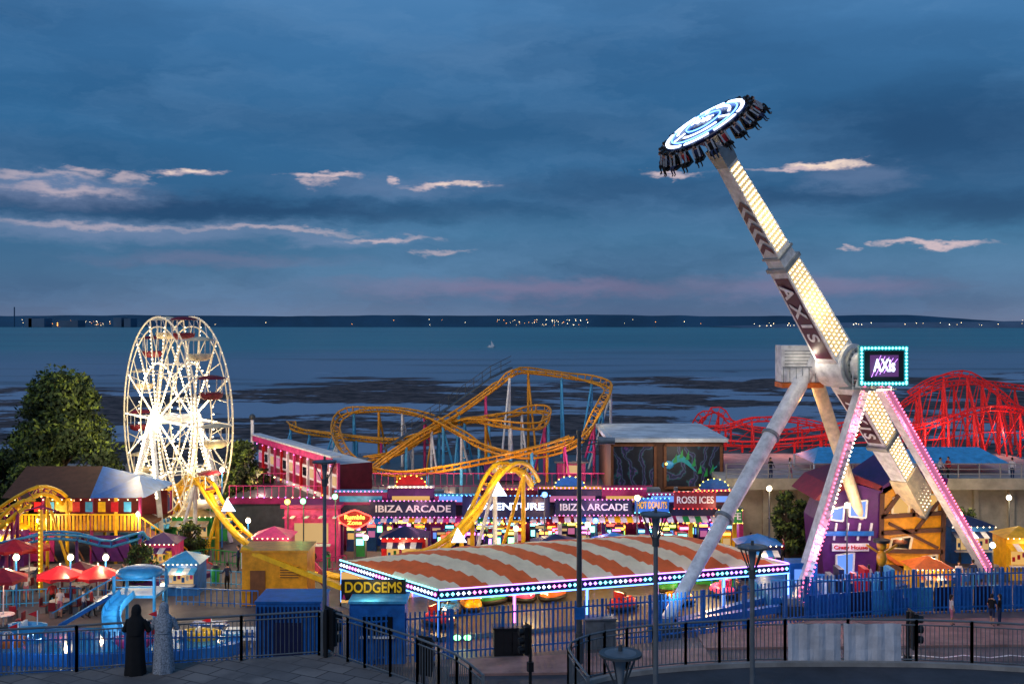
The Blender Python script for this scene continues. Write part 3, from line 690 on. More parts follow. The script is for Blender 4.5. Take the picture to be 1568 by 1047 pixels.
for vi,(tp,lg) in enumerate((('cloth_b','cloth_black'),('cloth_black','cloth_b'),('cloth_r','cloth_black'))):
    sb=make_body('rider',dict(seat=True,top=tp,legs=lg)); first=sb.done()
    for j,i in enumerate(range(vi,NSEAT,3)):
        t_=2*math.pi*i/NSEAT; rd=e1*math.cos(t_)+e2*math.sin(t_); tg=ag.cross(rd).normalized()
        m4=Matrix((-tg,-rd,ag)).transposed().to_4x4(); m4.translation=C+rd*2.9-ag*.6
        rb=first if j==0 else bpy.data.objects.new('rider',first.data)
        if j: scene.collection.objects.link(rb)
        rb.parent=root; rb.matrix_parent_inverse=Matrix.Translation(-V(root.location)); rb.matrix_world=m4@Matrix.Scale(.9,4)
o=B('support_legs')
apL=PV-AX*2.3; apR=PV+AX*2.0; fA=P(1016,957,58.9); fD=V((24.6,72.5,0)); fB=G(1213,938); fC=V((31.6,71.3,0))
o.tube(apL,fA,.52,'white',16,.34); o.tube(apL,fD,.46,'cream',14,.34)
for f_ in(.3,.62): q=apL.lerp(fA,f_); d_=(fA-apL).normalized(); o.tube(q,q+d_*.18,.58,'grey',16)
for ft in(fB,fC):
    d=(ft-apR)
    o.beam(apR,ft,.62,.62,'white',w2=.55,h2=.55)
    dn_,x_d,y_d=o.frame(apR,ft)
    n=int(d.length/.26)
    out=AX.copy()
    sdv=dn_.cross(out).normalized()
    for i in range(3,n):
        c=apR+d*(i/n)+out*.36
        for q in(-.27,.27): o.oct(c+sdv*q,.075,'b_pink' if (ft is fC or i>n*.6 or q>0) else 'b_white')
        if ft is fB and i%2==0: o.beam(c-sdv*.2,c+sdv*.2,.04,.04,'grey')
    if ft is fC: o.beam(apR+d*.1+out*.32,ft+out*.3,.5,.02,'l_pinkp')
for f_ in(fA,fB,fC,fD): o.box(V((f_.x,f_.y,.3)),(1.6,1.6,.6),'dkgrey'); o.tube((f_.x,f_.y,.6),(f_.x,f_.y,.95),.5,'grey',12)
for p in(apL,apR): o.tube(p-AX*.3,p+AX*.3,.8,'white',18)
z4=V((0,0,.4)); g0=V((fA.x,fA.y,0))
o.beam(g0+z4,fB+z4,.4,.4,'blue'); o.beam(fB+z4,fC+z4,.4,.4,'blue'); o.beam(g0+z4,fD+z4,.4,.4,'blue')
o.done(root)
for pts,c,e in(((fB,apR),(1,.2,.35),90),((fC,apR),(1,.15,.25),110)):
    for f_ in (.3,.75): q=pts[0].lerp(pts[1],f_)+AX*1.0; light(q,e,c,parent=root)
light(PV+AX*3.2+V((0,-1,-1.5)),90,(1,.8,.55),parent=root); light(at(5)+AX*2.2,120,(1,.8,.5),parent=root); light(at(11.5)+AX*2,90,(1,.8,.5),parent=root); light(at(-6)+AX*2.5,150,(1,.75,.45),parent=root)
light(C+ag*1.6,60,(.6,.75,1),parent=root)
light(fA+V((.5,-1.5,2)),60,(.6,.8,1),parent=root); light(apL-AX*1-V((0,0,2.2)),70,(1,.6,.25),parent=root)
o=B('control_boxes'); c=P(1222,556,68.5); o.box(c,(2.5,1.6,2.3),'white'); 
for i in range(6): o.box(c+V((-.1,-.83,.8-i*.2)),(1.9,.04,.07),'grey')
o.box(c+V((0,-.2,-1.35)),(2.6,1.9,.3),'orange'); 
for i in range(7): o.tube(c+V((-1.2+i*.4,-1.1,-1.15)),c+V((-1.2+i*.4,-1.1,-.2)),.025,'grey')
o.tube(c+V((-1.25,-1.1,-.2)),c+V((1.25,-1.1,-.2)),.03,'grey')
o.box(c+V((1.7,0,.5)),(.9,1.2,1.2),'grey'); o.tube(c+V((1.8,0,-.6)),c+V((1.8,0,.1)),.4,'dkgrey',10)
pc=PV+AX*2.6+V((-.6,0,-1.3)); o.box(pc,(2.6,2,.12),'grey',-.95)
for i in range(6): o.tube(pc+V((-1.2+i*.45,-1,.0)),pc+V((-1.2+i*.45,-1,1.1)),.025,'white')
o.tube(pc+V((-1.2,-1,1.1)),pc+V((1.1,-1,1.1)),.03,'white'); o.tube(pc+V((-1.2,-1,.55)),pc+V((1.1,-1,.55)),.025,'white')
o.done(root)
light(c+V((0,-1.3,-2.3)),22,(1,.4,.1),parent=root); light(c+V((0,-2.5,.3)),40,(1,.85,.65),parent=root)
o=B('led_sign'); c=P(1353.5,560,62.6); wd,hg=2.35,1.85; o.box(c+V((0,.15,0)),(wd+.5,.3,hg+.5),'teal'); o.box(c+V((0,-.03,0)),(wd-.1,.06,hg-.1),'black')
for i in range(14):
    for sg in(-1,1): o.oct(c+V((-wd/2-.12+(wd+.24)*i/13,-.04,sg*(hg/2+.1))),.09,'b_cyan')
for i in range(10):
    for sg in(-1,1): o.oct(c+V((sg*(wd/2+.12),-.04,-hg/2+hg*i/9)),.09,'b_cyan')
for i in range(5):
    x0=-.75+i*.24; o.beam(c+V((x0,-.075,-.65+.08*i)),c+V((x0+.55,-.075,.6-.05*i)),.035,.015,'b_purple')
o.box(c+V((0,-.06,0)),(wd-.7,.02,hg-.6),'l_screen')
o.beam(PV+AX*2.2,c+V((-.4,.2,0)),.5,.5,'white')
o.done(root); text('AXis',c+V((0,-.12,0)),1.25,'b_cool',root,height=.75,name='axis_lettering',ext=.01)
light(c+V((0,-1.6,-.3)),15,(.3,.9,1),parent=root)
o=B('ride_platform'); x=X(1270,65)
o.box((x,66,.45),(8,6,.9),'blue')
for i in range(14): o.box((x-4+i*.6,62.9,1.4),(.05,.05,1.1),'ltblue')
o.box((x,62.9,1.95),(8,.06,.06),'ltblue'); o.box((x-2,64,1.9),(1.6,1.4,1.9),'blue'); o.box((x-2,63.27,2.1),(1.1,.04,.8),'l_blue')
for i in range(9): o.box((x-.6+i*.5,64.5,1.2+.2*(i%3)),(.3,1.2,.7+.4*(i%3)),R.choice(['red','white','ltblue','navy','grey']))
for i in range(6): o.beam((x-4+i*1.3,63.1,.1),(x-3.3+i*1.3,63.1,1.0),.06,.06,'white')
o.done(root); light((x,62.5,3.2),110,(.5,.75,1),parent=root)

# ---------------------------------------------------------------- ferris wheel
C=P(268,641,85); root=bpy.data.objects.new('ferris_wheel',None); scene.collection.objects.link(root); root.location=(C.x,C.y,0)
n_=V((-.79,-.613,0)).normalized(); h_=V((.613,-.79,0)).normalized(); RW=8.0; NG=14
o=B('wheel')
def wp(an,r,sd): return C+h_*r*math.cos(an)+V((0,0,1))*r*math.sin(an)+n_*sd
for sd in(-1.35,1.35):
    o.path([wp(2*math.pi*i/48,RW,sd) for i in range(48)],.07,'whitelit',6,True)
    o.path([wp(2*math.pi*i/48,RW-.75,sd) for i in range(48)],.05,'whitelit',5,True)
    o.path([wp(2*math.pi*i/36,4.4,sd*.9) for i in range(36)],.05,'whitelit',5,True)
    for i in range(NG*2):
        an=2*math.pi*i/(NG*2); c0=wp(an,.5,sd*1.1)
        if i%2==0: 
            o.tube(c0,wp(an,RW,sd),.06,'whitelit',5)
            for q in range(3,24): 
                r=.32*q; 
                if r<RW: o.oct(wp(an,r,sd*1.06),.09 if r<5 else .05,'b_white')
        o.tube(wp(an,RW-.75,sd),wp(an+math.pi/(NG*2),RW,sd),.035,'white',4)
        o.tube(wp(an,4.4,sd*.9),wp(an+math.pi/NG*(1 if i%2 else -1),RW-.75,sd),.035,'whitelit',4)
    for i in range(96):
        o.oct(wp(2*math.pi*i/96,RW+.02,sd),.045,'b_warm')
    for i in range(48): o.oct(wp(2*math.pi*i/48,4.4,sd),.07,'b_white')
for i in range(NG):
    an=2*math.pi*i/NG; o.tube(wp(an,RW,-1.4),wp(an,RW,1.4),.06,'white',5); o.tube(wp(an,4.4,-1.3),wp(an,4.4,1.3),.04,'white',4)
o.tube(C-n_*2,C+n_*2,.35,'white',14); o.tube(C+n_*1.5,C+n_*1.7,.8,'b_white',18); o.tube(C-n_*1.7,C-n_*1.5,.8,'b_white',18)
o.done(root)
o=B('gondolas')
for i in range(NG):
    an=2*math.pi*(i+.0)/NG+.0; c=wp(an,RW,0)
    m3=Matrix((n_,h_,V((0,0,1)))).transposed()
    o.loft([[c+m3@V((1.0*math.cos(k*math.pi/4+.39)*q,.8*math.sin(k*math.pi/4+.39)*q,z)) for k in range(8)] for q,z in((1.1,-.05),(1.05,.06),(.5,.2),(.05,.26))],'dkred' if i%2 else 'cream')
    o.loft([[c+m3@V((.9*math.cos(k*math.pi/4+.39)*q,.7*math.sin(k*math.pi/4+.39)*q,z)) for k in range(8)] for q,z in((.6,-1.55),(.9,-1.42),(1.02,-1.05),(1.0,-1.03))],'dkred' if i%2 else 'cream')
    for q in range(4):
        t_=q*math.pi/2+.78; pp=m3@V((.9*math.cos(t_),.7*math.sin(t_),0)); o.tube(c+pp-V((0,0,1.1)),c+pp,.035,'white',4)
o.done(root)
o=B('support_tower')
for sd in(-1,1):
    top=C+n_*sd*1.9
    for q in(-1,1):
        ft=V((C.x,C.y,0))+n_*sd*2.6+h_*q*4.6; o.beam(top,ft,.34,.34,'white')
        nb=26
        for i in range(1,nb): o.oct(top.lerp(ft,i/nb*.62)+V((-.05,-.24,0)),.11,'b_white')
    for f_ in(.45,.75):
        a1=top.lerp(V((C.x,C.y,0))+n_*sd*2.6-h_*4.6,f_);b1=top.lerp(V((C.x,C.y,0))+n_*sd*2.6+h_*4.6,f_); o.beam(a1,b1,.16,.16,'white')
o.box((C.x,C.y,.5),(8,6,.9),'ltblue'); o.box((C.x+1.5,C.y-3.4,.9),(7,.1,.9),'green')
for i in range(12): o.box((C.x-3.2+i*.7,C.y-3.2,1.4),(.05,.05,1.2),'white')
o.box((C.x+3,C.y-2.2,2),(2.2,1.6,2),'green'); o.box((C.x+3,C.y-2.2,3.1),(2.5,2,.2),'cream')
o.done(root)
for sd in(-1,1):
    light(C+n_*sd*3.2,650,(1,.78,.45),.4,parent=root)
    light(C+n_*sd*2.6+V((0,-1,-5)),260,(1,.78,.45),.3,parent=root)
light(C+n_*2.2+h_*3+V((0,0,2)),200,(1,.8,.5),.3,parent=root); light(C+n_*2.2-h_*3+V((0,0,3)),200,(1,.8,.5),.3,parent=root)

# ---------------------------------------------------------------- coasters
def coaster(name,paths,krail,ktie,ksup,base,gauge=.9,r=.09,spine=.22,every=6,bulbs=None,supr=.11):
    o=B(name)
    for pp in paths:
        pts=cat(pp,.7)
        Lr=[];Rr=[]
        for i,p in enumerate(pts):
            d=(pts[min(i+1,len(pts)-1)]-pts[max(i-1,0)]).normalized()
            k0=pts[min(i+3,len(pts)-1)]-p; k1=p-pts[max(i-3,0)]; turn=(k0.normalized()-k1.normalized()) if k0.length>.01 and k1.length>.01 else V()
            up=(V((0,0,1))+V((turn.x,turn.y,0))*1.1).normalized(); sdv=d.cross(up).normalized(); up=sdv.cross(d)
            Lr.append(p+sdv*gauge/2);Rr.append(p-sdv*gauge/2)
            q=p-up*.38
            if i>0: o.tube(prevq,q,spine/2,krail,5)
            prevq=q
            o.beam(Lr[-1],q,.07,.07,ktie); o.beam(Rr[-1],q,.07,.07,ktie)
            if i%2==0: o.beam(Lr[-1],Rr[-1],.06,.06,ktie)
            if i%every==every//2 and p.z>base+.8:
                kk=ksup[(i//every)%len(ksup)]; sp_=sdv.copy(); sp_.z=0; sp_.normalize()
                o.tube(q,V((q.x,q.y,base)),supr,kk,7)
                if p.z>base+3: 
                    o.tube(q-V((0,0,.3)),V((q.x,q.y,base))+sp_*(p.z-base)*.28,supr*.8,kk,6); o.tube(q-V((0,0,(p.z-base)*.5)),V((q.x,q.y,q.z))-V((0,0,(p.z-base)*.5))+sp_*(p.z-base)*.14,supr*.5,kk,5)
            if bulbs and i%2==0: o.oct(q-up*.2,.07,bulbs)
        for a_,b_ in zip(Lr,Lr[1:]): o.tube(a_,b_,r,krail,6)
        for a_,b_ in zip(Rr,Rr[1:]): o.tube(a_,b_,r,krail,6)
    return o
pth=[P(*q) for q in [(560,722,99),(600,692,100),(640,665,101),(700,630,103),(765,583,104),(783,570,104),(800,565,105),(850,570,106),(905,580,106),(930,590,104),(927,606,102),(912,634,99),(896,662,97),(870,682,96),(810,695,96),(745,683,97),(700,658,100),(650,634,104),(590,624,107),(532,630,109),(514,652,107),(528,690,101),(570,715,97),(620,722,95),(680,714,94),(760,698,94),(835,680,95),(875,668,96)]]
pth2=[P(*q) for q in [(446,645,114),(455,655,112),(520,665,109),(600,672,106),(650,662,104),(700,645,103),(760,635,103),(820,626,104),(838,632,102),(822,652,99),(770,648,99),(720,640,102),(670,655,104),(610,690,102),(560,700,100)]]
o=coaster('roller_coaster',[pth,pth2],'dyellow','dyellow',['ltblue','ltblue','white','ltblue','pink','white','dyellow'],2.8,every=4,supr=.14,r=.1,spine=.26)
lf=[P(*q)+V((-.9,1.0,0)) for q in [(600,690,100),(700,625,103),(765,579,104),(797,563,105)]]
for a_,b_ in zip(lf,lf[1:]):
    o.beam(a_,b_,.7,.08,'dkgrey'); o.tube(a_+V((0,.3,1.1)),b_+V((0,.3,1.1)),.03,'dkgrey'); o.tube(a_+V((0,.3,.6)),b_+V((0,.3,.6)),.03,'dkgrey')
    n=int((b_-a_).length/1); 
    for i in range(n): q=a_.lerp(b_,i/n); o.tube(q+V((0,.3,0)),q+V((0,.3,1.1)),.03,'dkgrey')
o.done()
o=B('coaster_deck'); dx0=X(690,101); o.box((dx0,101,1.4),(34,28,2.8),'dkgrey'); 
for yy_ in(86.9,94):
    for i in range(60): 
        xx=dx0-17+i*.57; o.box((xx,yy_,3.3),(.05,.05,1.0),'pink' if yy_<90 else 'magenta')
    o.box((dx0,yy_-.05,3.8),(34,.06,.06),'pink'); 
o.box((dx0,86.85,2.6),(34,.1,.5),'magenta')
for i in range(60): o.oct((dx0-17+i*.57,86.7,2.9),.06,['b_warm','b_hot','b_purple'][i%3])
for xx,ww in((-9,3),(5,3.5),(11,2.5)):
    o.box((dx0+xx,97,3.7),(ww,2.4,1.6),'purple' if ww>3 else 'magenta'); o.box((dx0+xx,97,4.55),(ww+.5,2.9,.15),'dkgrey'); o.box((dx0+xx,95.75,3.9),(ww*.6,.06,.7),'l_warm')
o.done()
for u in(500,590,690,790,890): light(P(u,722,92),220,(1,.6,.4))
light(P(640,690,93),220,(1,.75,.5)); light(P(880,690,93),150,(.7,.6,1)); light(P(760,600,98),180,(1,.8,.5)); light(P(900,610,98),120,(1,.8,.5)); light(P(560,650,98),120,(1,.8,.5))
o=coaster('dip_coaster',[[P(*q) for q in [(262,752,84),(285,738,82),(300,730,80),(316,742,79),(335,775,77),(365,812,75),(410,845,73),(460,868,72),(525,884,71),(600,890,70.5)]],
   [P(*q) for q in [(815,735,76.5),(800,716,75),(783,709,74.3),(765,716,73.6),(747,740,72.6),(727,775,71.5),(700,810,70.7),(668,836,70.3),(620,850,70.3)]]],'yellow','yellow',['yellow','white'],0,gauge=1.0,r=.15,spine=.5,every=5,bulbs='b_yellow',supr=.16)
for u,v,d,sg in((350,776,75.7,1),(419,847,72.3,1),(765,752,72.2,-1),(703,823,69.8,-1)):
    c=P(u,v,d); o.add([c+V((-.1,0,.65)),c+V((.5,0,-.3)),c+V((-.5,0,-.3)),c+V((0,.15,0))],[(0,1,2)],'b_cool')
o.done()
for q in((330,745,78,220),(350,790,75,120),(420,835,72,120),(770,730,72.5,190),(735,790,70.5,120),(480,860,71,90)): light(P(q[0],q[1]-12,q[2]-1),q[3],(1,.75,.3))
p1=[P(*q) for q in [(1052,668,112),(1080,632,110),(1100,628,110),(1122,645,108),(1180,658,106),(1240,654,106),(1300,645,105),(1360,630,104),(1400,605,104),(1440,588,104),(1475,583,106),(1520,584,108),(1580,594,110),(1620,606,110)]]
p2=[P(*q) for q in [(1090,672,104),(1150,676,103),(1230,670,102),(1320,658,101),(1400,652,100),(1450,640,99),(1490,626,99),(1530,622,99),(1600,632,100)]]
p3=[P(*q) for q in [(1392,600,101),(1430,578,101),(1470,570,101),(1500,580,102),(1530,600,103),(1560,622,104),(1610,640,104)]]
p4=[P(*q) for q in [(1060,650,106),(1110,652,105),(1150,640,105),(1210,640,106),(1260,650,106),(1310,668,105)]]
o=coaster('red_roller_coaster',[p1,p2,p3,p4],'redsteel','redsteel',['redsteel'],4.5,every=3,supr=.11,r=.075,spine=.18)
for pth_ in(p1,p3,p2):
    pts=cat(pth_,4)
    for i,(a_,b_) in enumerate(zip(pts,pts[1:])):
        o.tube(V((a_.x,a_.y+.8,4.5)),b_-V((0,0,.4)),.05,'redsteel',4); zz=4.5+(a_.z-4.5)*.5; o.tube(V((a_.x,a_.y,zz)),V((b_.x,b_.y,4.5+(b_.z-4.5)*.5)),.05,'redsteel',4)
o.done()
for u in(1090,1200,1320,1430,1540): light(P(u,660,98),260,(1,.3,.22))
# ---------------------------------------------------------------- arcade building
AY=78.0; x0=X(512,AY); x1=X(1135,AY)
root=bpy.data.objects.new('amusement_arcade',None); scene.collection.objects.link(root); root.location=(0,AY,0)
o=B('structure')
o.box(((x0+x1)/2,AY+6,1.6),(x1-x0,.3,3.2),'magenta'); o.box(((x0+x1)/2,AY+3.2,3.4),(x1-x0+.4,6.2,.22),'dkgrey')
for i in range(7): o.box((x0+3+i*4.1,AY+2.5+(i%3),3.9),(1.2,1,.8),'grey'); o.tube((x0+4.6+i*4.1,AY+3,3.5),(x0+4.6+i*4.1,AY+3,4.6),.15,'grey',8)
for xx in(x0,x1): o.box((xx,AY+3,1.7),(.3,6,3.4),'pink')
# parapet in uneven shopfront sections
sx_=x0; ci=0; cols=['magenta','purple','pink','dkred','navy','magenta','purple','maroon']
while sx_<x1-1:
    wS=min(R.uniform(2.6,4.6),x1-sx_); tS=4.75+R.uniform(-.35,.4); k1=cols[ci%8]
    o.box((sx_+wS/2,AY+.05-.02*(ci%2),(tS+3.78)/2),(wS-.04,.3,tS-3.78),k1); o.box((sx_+wS/2,AY-.04,tS),(wS-.02,.42,.14),R.choice(['pink','white','ltblue','yellow']))
    o.box((sx_+wS/2,AY-.13-.02*(ci%2),4.22),(wS*.8,.05,.42),R.choice(['l_pinkp','l_blue','l_amber','l_warm','ltblue','orange']))
    for q in range(int(wS/.3)): 
        o.oct((sx_+.15+q*.3,AY-.28,tS),.05,['b_hot','b_warm','b_cyan','b_yellow'][ci%4])
    if ci%3==1:
        pts=[V((sx_+wS/2+1.1*math.cos(i*math.pi/8),AY-.08,tS+.08+.75*math.sin(i*math.pi/8))) for i in range(9)]
        o.add(pts,[tuple(range(8,-1,-1))],R.choice(['red','blue','orange']))
        for p_ in pts: o.oct(p_-V((0,.08,0)),.055,'b_yellow')
    sx_+=wS; ci+=1
o.box(((x0+x1)/2,AY-.05,3.4),(x1-x0-.4,.25,.75),'navy'); 
for i in range(12):
    xx=x0+1.2+i*(x1-x0-2.4)/11; k1=['dkred','blue','yellow','pink','green','navy'][i%6]
    for j in range(5): o.add([(xx-1.1+j*.44,AY-.2,3.0),(xx-.66+j*.44,AY-.2,3.0),(xx-.66+j*.44,AY-1.2,2.72),(xx-1.1+j*.44,AY-1.2,2.72)],[(0,3,2,1)],k1 if j%2 else 'white')
n=int((x1-x0)/.4)
for i in range(n):
    xx=x0+.2+i*.4; o.oct((xx,AY-1.25,2.7),.06,['b_orange','b_red','b_yellow'][(i//5)%3])
for i in range(10): xx=x0+.5+i*(x1-x0-1)/9; o.box((xx,AY,1.5),(.3,.3,3),R.choice(['pink','yellow','white','purple']))
for i in range(110):
    xx=R.uniform(x0+.5,x1-.5); yy=AY+R.uniform(.3,5.2); hh=R.uniform(1.5,2.1)
    o.box((xx,yy,hh/2),(.7,.7,hh),R.choice(['red','navy','black','purple','green','blue','yellow'])); o.box((xx,yy-.37,hh*.62),(.5,.04,.45),R.choice(['l_blue','l_amber','l_pinkp','b_cyan','b_purple','l_warm','b_green']),0); o.box((xx,yy-.37,hh*.92),(.6,.05,.18),R.choice(['b_yellow','b_red','b_hot','l_warm','b_orange','b_cyan']))
for i in range(80): o.oct((R.uniform(x0+.5,x1-.5),AY+R.uniform(0,5.5),R.uniform(2.3,2.9)),.08,R.choice(['b_warm','b_yellow','b_hot','b_blue','b_cyan','b_orange','b_green','b_red']))
def sgn(u0,u1,v0,v1,k,kb,dy=.6):
    d=AY-dy; xa,xb=X(u0,d),X(u1,d); za,zb=Zv(v1,d),Zv(v0,d); o.box(((xa+xb)/2,d,(za+zb)/2),(xb-xa,.25,zb-za),k)
    m_=int((xb-xa)/.3)
    for i in range(m_+1):
        for z in(za,zb): o.oct((xa+(xb-xa)*i/m_,d-.17,z),.05,kb)
    return ((xa+xb)/2,d-.2,(za+zb)/2),xb-xa
T=[]
T.append(('IBIZA ARCADE',)+sgn(567,698,766,791,'navy','b_hot')+('white',)); T.append(('ADVENTURE',)+sgn(708,842,758,792,'navy','b_blue',1)+('b_cool',)); T.append(('IBIZA ARCADE',)+sgn(850,968,764,788,'navy','b_hot')+('white',))
T.append(('HOT DONUTS',)+sgn(972,1024,762,784,'blue','b_cyan',.9)+('yellow',)); T.append(('ROSSI ICES',)+sgn(1032,1096,752,778,'dkred','b_red',1.2)+('white',)); T.append(('CAFE',)+sgn(1100,1136,780,800,'green','b_yellow',1.2)+('white',))
o.done(root)
for st,c,wd,k in T: text(st,(c[0],c[1]+.05,c[2]),wd*.88,k,root,height=.5)
for i in range(7): 
    xx=x0+2+i*(x1-x0-4)/6; light((xx,AY+2,2.5),160,[(1,.7,.4),(1,.4,.6),(.5,.5,1),(1,.75,.4)][i%4],parent=root)
    light((xx,AY-2.6,3.8),80,[(1,.5,.3),(1,.4,.7),(.6,.45,1)][i%3],parent=root)
for (u,v,k,c) in((834,757,'b_blue',(.2,.4,1)),(912,797,'b_blue',(.3,.3,1)),(976,762,'b_white',(1,.9,.7)),(440,768,'b_yellow',(1,.8,.3)),(464,767,'b_green',(.5,1,.3)),(513,760,'b_green',(.5,1,.4))):
    d=76; p=P(u,v,d); o=B('floodlight'); o.box(p+V((0,.15,0)),(.4,.15,.35),'black'); o.ball(p,.2,k,10,6); o.tube((p.x,p.y+.2,0),(p.x,p.y+.2,p.z),.05,'dkgrey'); o.done(); light(p-V((0,.5,0)),60,c)
o=B('neon_sign'); d=74.5; c=P(543,795,d); nn_=28; rx,rz_=1.1,.55
pts=[c+V((rx*math.cos(2*math.pi*i/nn_)*(1+.08*math.sin(6*math.pi*i/nn_)),0,rz_*math.sin(2*math.pi*i/nn_)*(1+.15*math.cos(8*math.pi*i/nn_)))) for i in range(nn_)]
o.path(pts,.05,'b_red',5,True); o.add([p+V((0,.1,0)) for p in pts],[tuple(range(nn_))],'dkred'); o.tube((c.x,d+.2,0),(c.x,d+.2,c.z),.08,'dkgrey'); ob=o.done()
text('Rumble',c+V((0,-.05,.16)),1.4,'b_orange',ob,height=.3); text('Zone',c+V((0,-.05,-.22)),1.0,'b_orange',ob,height=.28); light(c-V((0,1,0)),35,(1,.25,.1))
# mural building
root=bpy.data.objects.new('mural_building',None); scene.collection.objects.link(root)
MY=88; xa,xb=X(935,MY),X(1108,MY); zt=Zv(676,MY)
m,t,b=shader('mural_paint'); M['mural']=m
tc2=tn('ShaderNodeTexCoord'); mp=tn('ShaderNodeMapping'); mp.inputs['Scale'].default_value=(.5,1,.5); t.links.new(tc2.outputs['Object'],mp.inputs[0])
wv=tn('ShaderNodeTexWave'); wv.inputs['Scale'].default_value=.5; wv.inputs['Distortion'].default_value=14; wv.inputs['Detail'].default_value=4; wv.inputs['Detail Scale'].default_value=1.6; t.links.new(mp.outputs[0],wv.inputs[0])
cr2=tn('ShaderNodeValToRGB'); e=cr2.color_ramp.elements; e[0].position=0;e[0].color=s(20,24,36);e[1].position=1;e[1].color=s(34,38,54)
for p_,c_ in((.5,(26,32,46)),(.66,(24,70,84)),(.78,(50,110,105)),(.86,(110,45,120)),(.93,(34,60,105))): q=e.new(p_); q.color=s(*c_)
t.links.new(wv.outputs['Fac'],cr2.inputs[0]); t.links.new(cr2.outputs[0],b.inputs['Base Color']); b.inputs['Roughness'].default_value=.5
o=B('walls'); o.box(((xa+xb)/2,94,zt/2-.01),(xb-xa,12,zt),'brown'); o.box(((xa+xb)/2,94,zt+.15),(xb-xa+.6,12.8,.3),'roofwhite')
o.box(((xa+xb)/2,94,zt+.33),(xb-xa-.2,12,.06),'roofwhite')
for u0,u1 in((937,1003),(1018,1104)):
    a0,a1=X(u0,MY),X(u1,MY); z0,z1=Zv(746,MY),Zv(681,MY); o.box(((a0+a1)/2,MY-.05,(z0+z1)/2),(a1-a0,.06,z1-z0),'mural')
    for xx in(a0,a1): o.box((xx,MY-.1,(z0+z1)/2),(.22,.2,z1-z0),'wood')
    for zz in(z0,z1): o.box(((a0+a1)/2,MY-.1,zz),(a1-a0,.2,.2),'wood')
for i in range(6): o.oct((xa+.4+i*(xb-xa-.8)/5,MY-.3,zt+.1),.06,'b_warm')
cx,cz=X(1060,MY),Zv(715,MY); pvs=None
for i in range(40):
    t_=i/39; q=V((cx-1.9+3.9*t_,MY-.1,cz+.8*math.sin(t_*6.5)*(1-t_*.4))); wd_=.55*math.sin(min(1,t_*1.5+.15)*math.pi)**.5*(1-t_*.6) if t_<.9 else .1
    cur=(q+V((0,0,wd_*.6)),q-V((0,0,wd_*.6)))
    if pvs: o.quad(pvs[1],cur[1],cur[0],pvs[0],'teal')
    pvs=cur
for i in range(7): q=V((cx-1.6+i*.5,MY-.12,cz+.75*math.sin((.08+i*.13)*6.5))); o.add([q,q+V((.3,0,.75)),q+V((.35,0,.05))],[(0,2,1)],'green')
o.ball((cx-2.0,MY-.12,cz+.2),.42,'ltblue',12,8,(1.2,.15,.8)); o.ball((cx-2.15,MY-.2,cz+.3),.1,'b_yellow',8,5,(1,.3,1))
o.done(root); light(((xa+xb)/2+1,MY-4,6.5),260,(.9,.8,.65),parent=root)
root=bpy.data.objects.new('seafront_hall',None); scene.collection.objects.link(root)
a2=V((X(520,84),84,0)); b2=V((X(396,101),101,0)); d2=(b2-a2); nrm=V((-d2.y,d2.x,0)).normalized(); 
if nrm.x>0: nrm=-nrm
back=-nrm*11; ZT=7.1
o=B('walls'); o.prism([(a2.x,a2.y),(a2.x+back.x*.3,a2.y+back.y*.3),(b2.x+back.x*.3,b2.y+back.y*.3),(b2.x,b2.y)],0,3.0,'magenta')
o.prism([(a2.x,a2.y),(a2.x+back.x*.25,a2.y+back.y*.25),(b2.x+back.x*.25,b2.y+back.y*.25),(b2.x,b2.y)],3.0,ZT-1.2,'dkred','roofwhite')
rz=math.atan2(d2.y,d2.x); nf=12
for i in range(nf):
    c=a2+d2*((i+.5)/nf)+nrm*.04
    for z,hh,k in((1.4,1.6,'glass'),(4.5,1.1,'white')): o.box(c+V((0,0,z)),(d2.length/nf*.7,.08,hh),k,rz)
    o.box(c+nrm*.05+V((0,0,4.5)),(d2.length/nf*.45,.08,.7),['l_warm','glass','l_pinkp'][i%3],rz)
    o.box(c+V((0,0,3.0)),(d2.length/nf,.12,.35),'white',rz); o.box(a2+d2*(i/nf)+nrm*.1+V((0,0,3)),(.22,.2,6),['pink','white','red'][i%3],rz)
    o.oct(c+nrm*.4+V((0,0,3.2)),.08,['b_hot','b_orange','b_warm'][i%3]); o.oct(c+nrm*.4+V((0,0,5.7)),.06,'b_hot')
m1=a2+V((0,0,ZT-.6)); m2=b2+V((0,0,ZT-.6)); o.beam(m1+nrm*.3,m2+nrm*.3,.9,.14,'white'); o.beam(m1+nrm*.6-V((0,0,.35)),m2+nrm*.6-V((0,0,.35)),.08,.5,'pink')
o.tube(b2+nrm*.6,b2+nrm*.6+V((0,0,8)),.16,'white',8); o.ball(b2+nrm*.6+V((0,0,8.1)),.3,'dkgrey',8,6)
o.done(root)
for f_ in(.15,.5,.85): light(a2+d2*f_+nrm*3+V((0,0,4)),140,(1,.5,.5),parent=root)
o=B('pink_kiosk'); o.box((X(478,77),77.8,1.9),(3.8,2.2,3.8),'pink'); o.box((X(478,77),77.8,3.9),(4.3,2.7,.25),'magenta'); o.box((X(478,77),76.68,2),(2.4,.06,1.4),'l_warm'); o.box((X(478,77),76.4,1.2),(2.8,.5,.1),'white')
for i in range(8): o.box((X(478,77)-1.75+i*.5,76.3,3.2),(.25,.9,.06),'white' if i%2 else 'pink')
o.done()

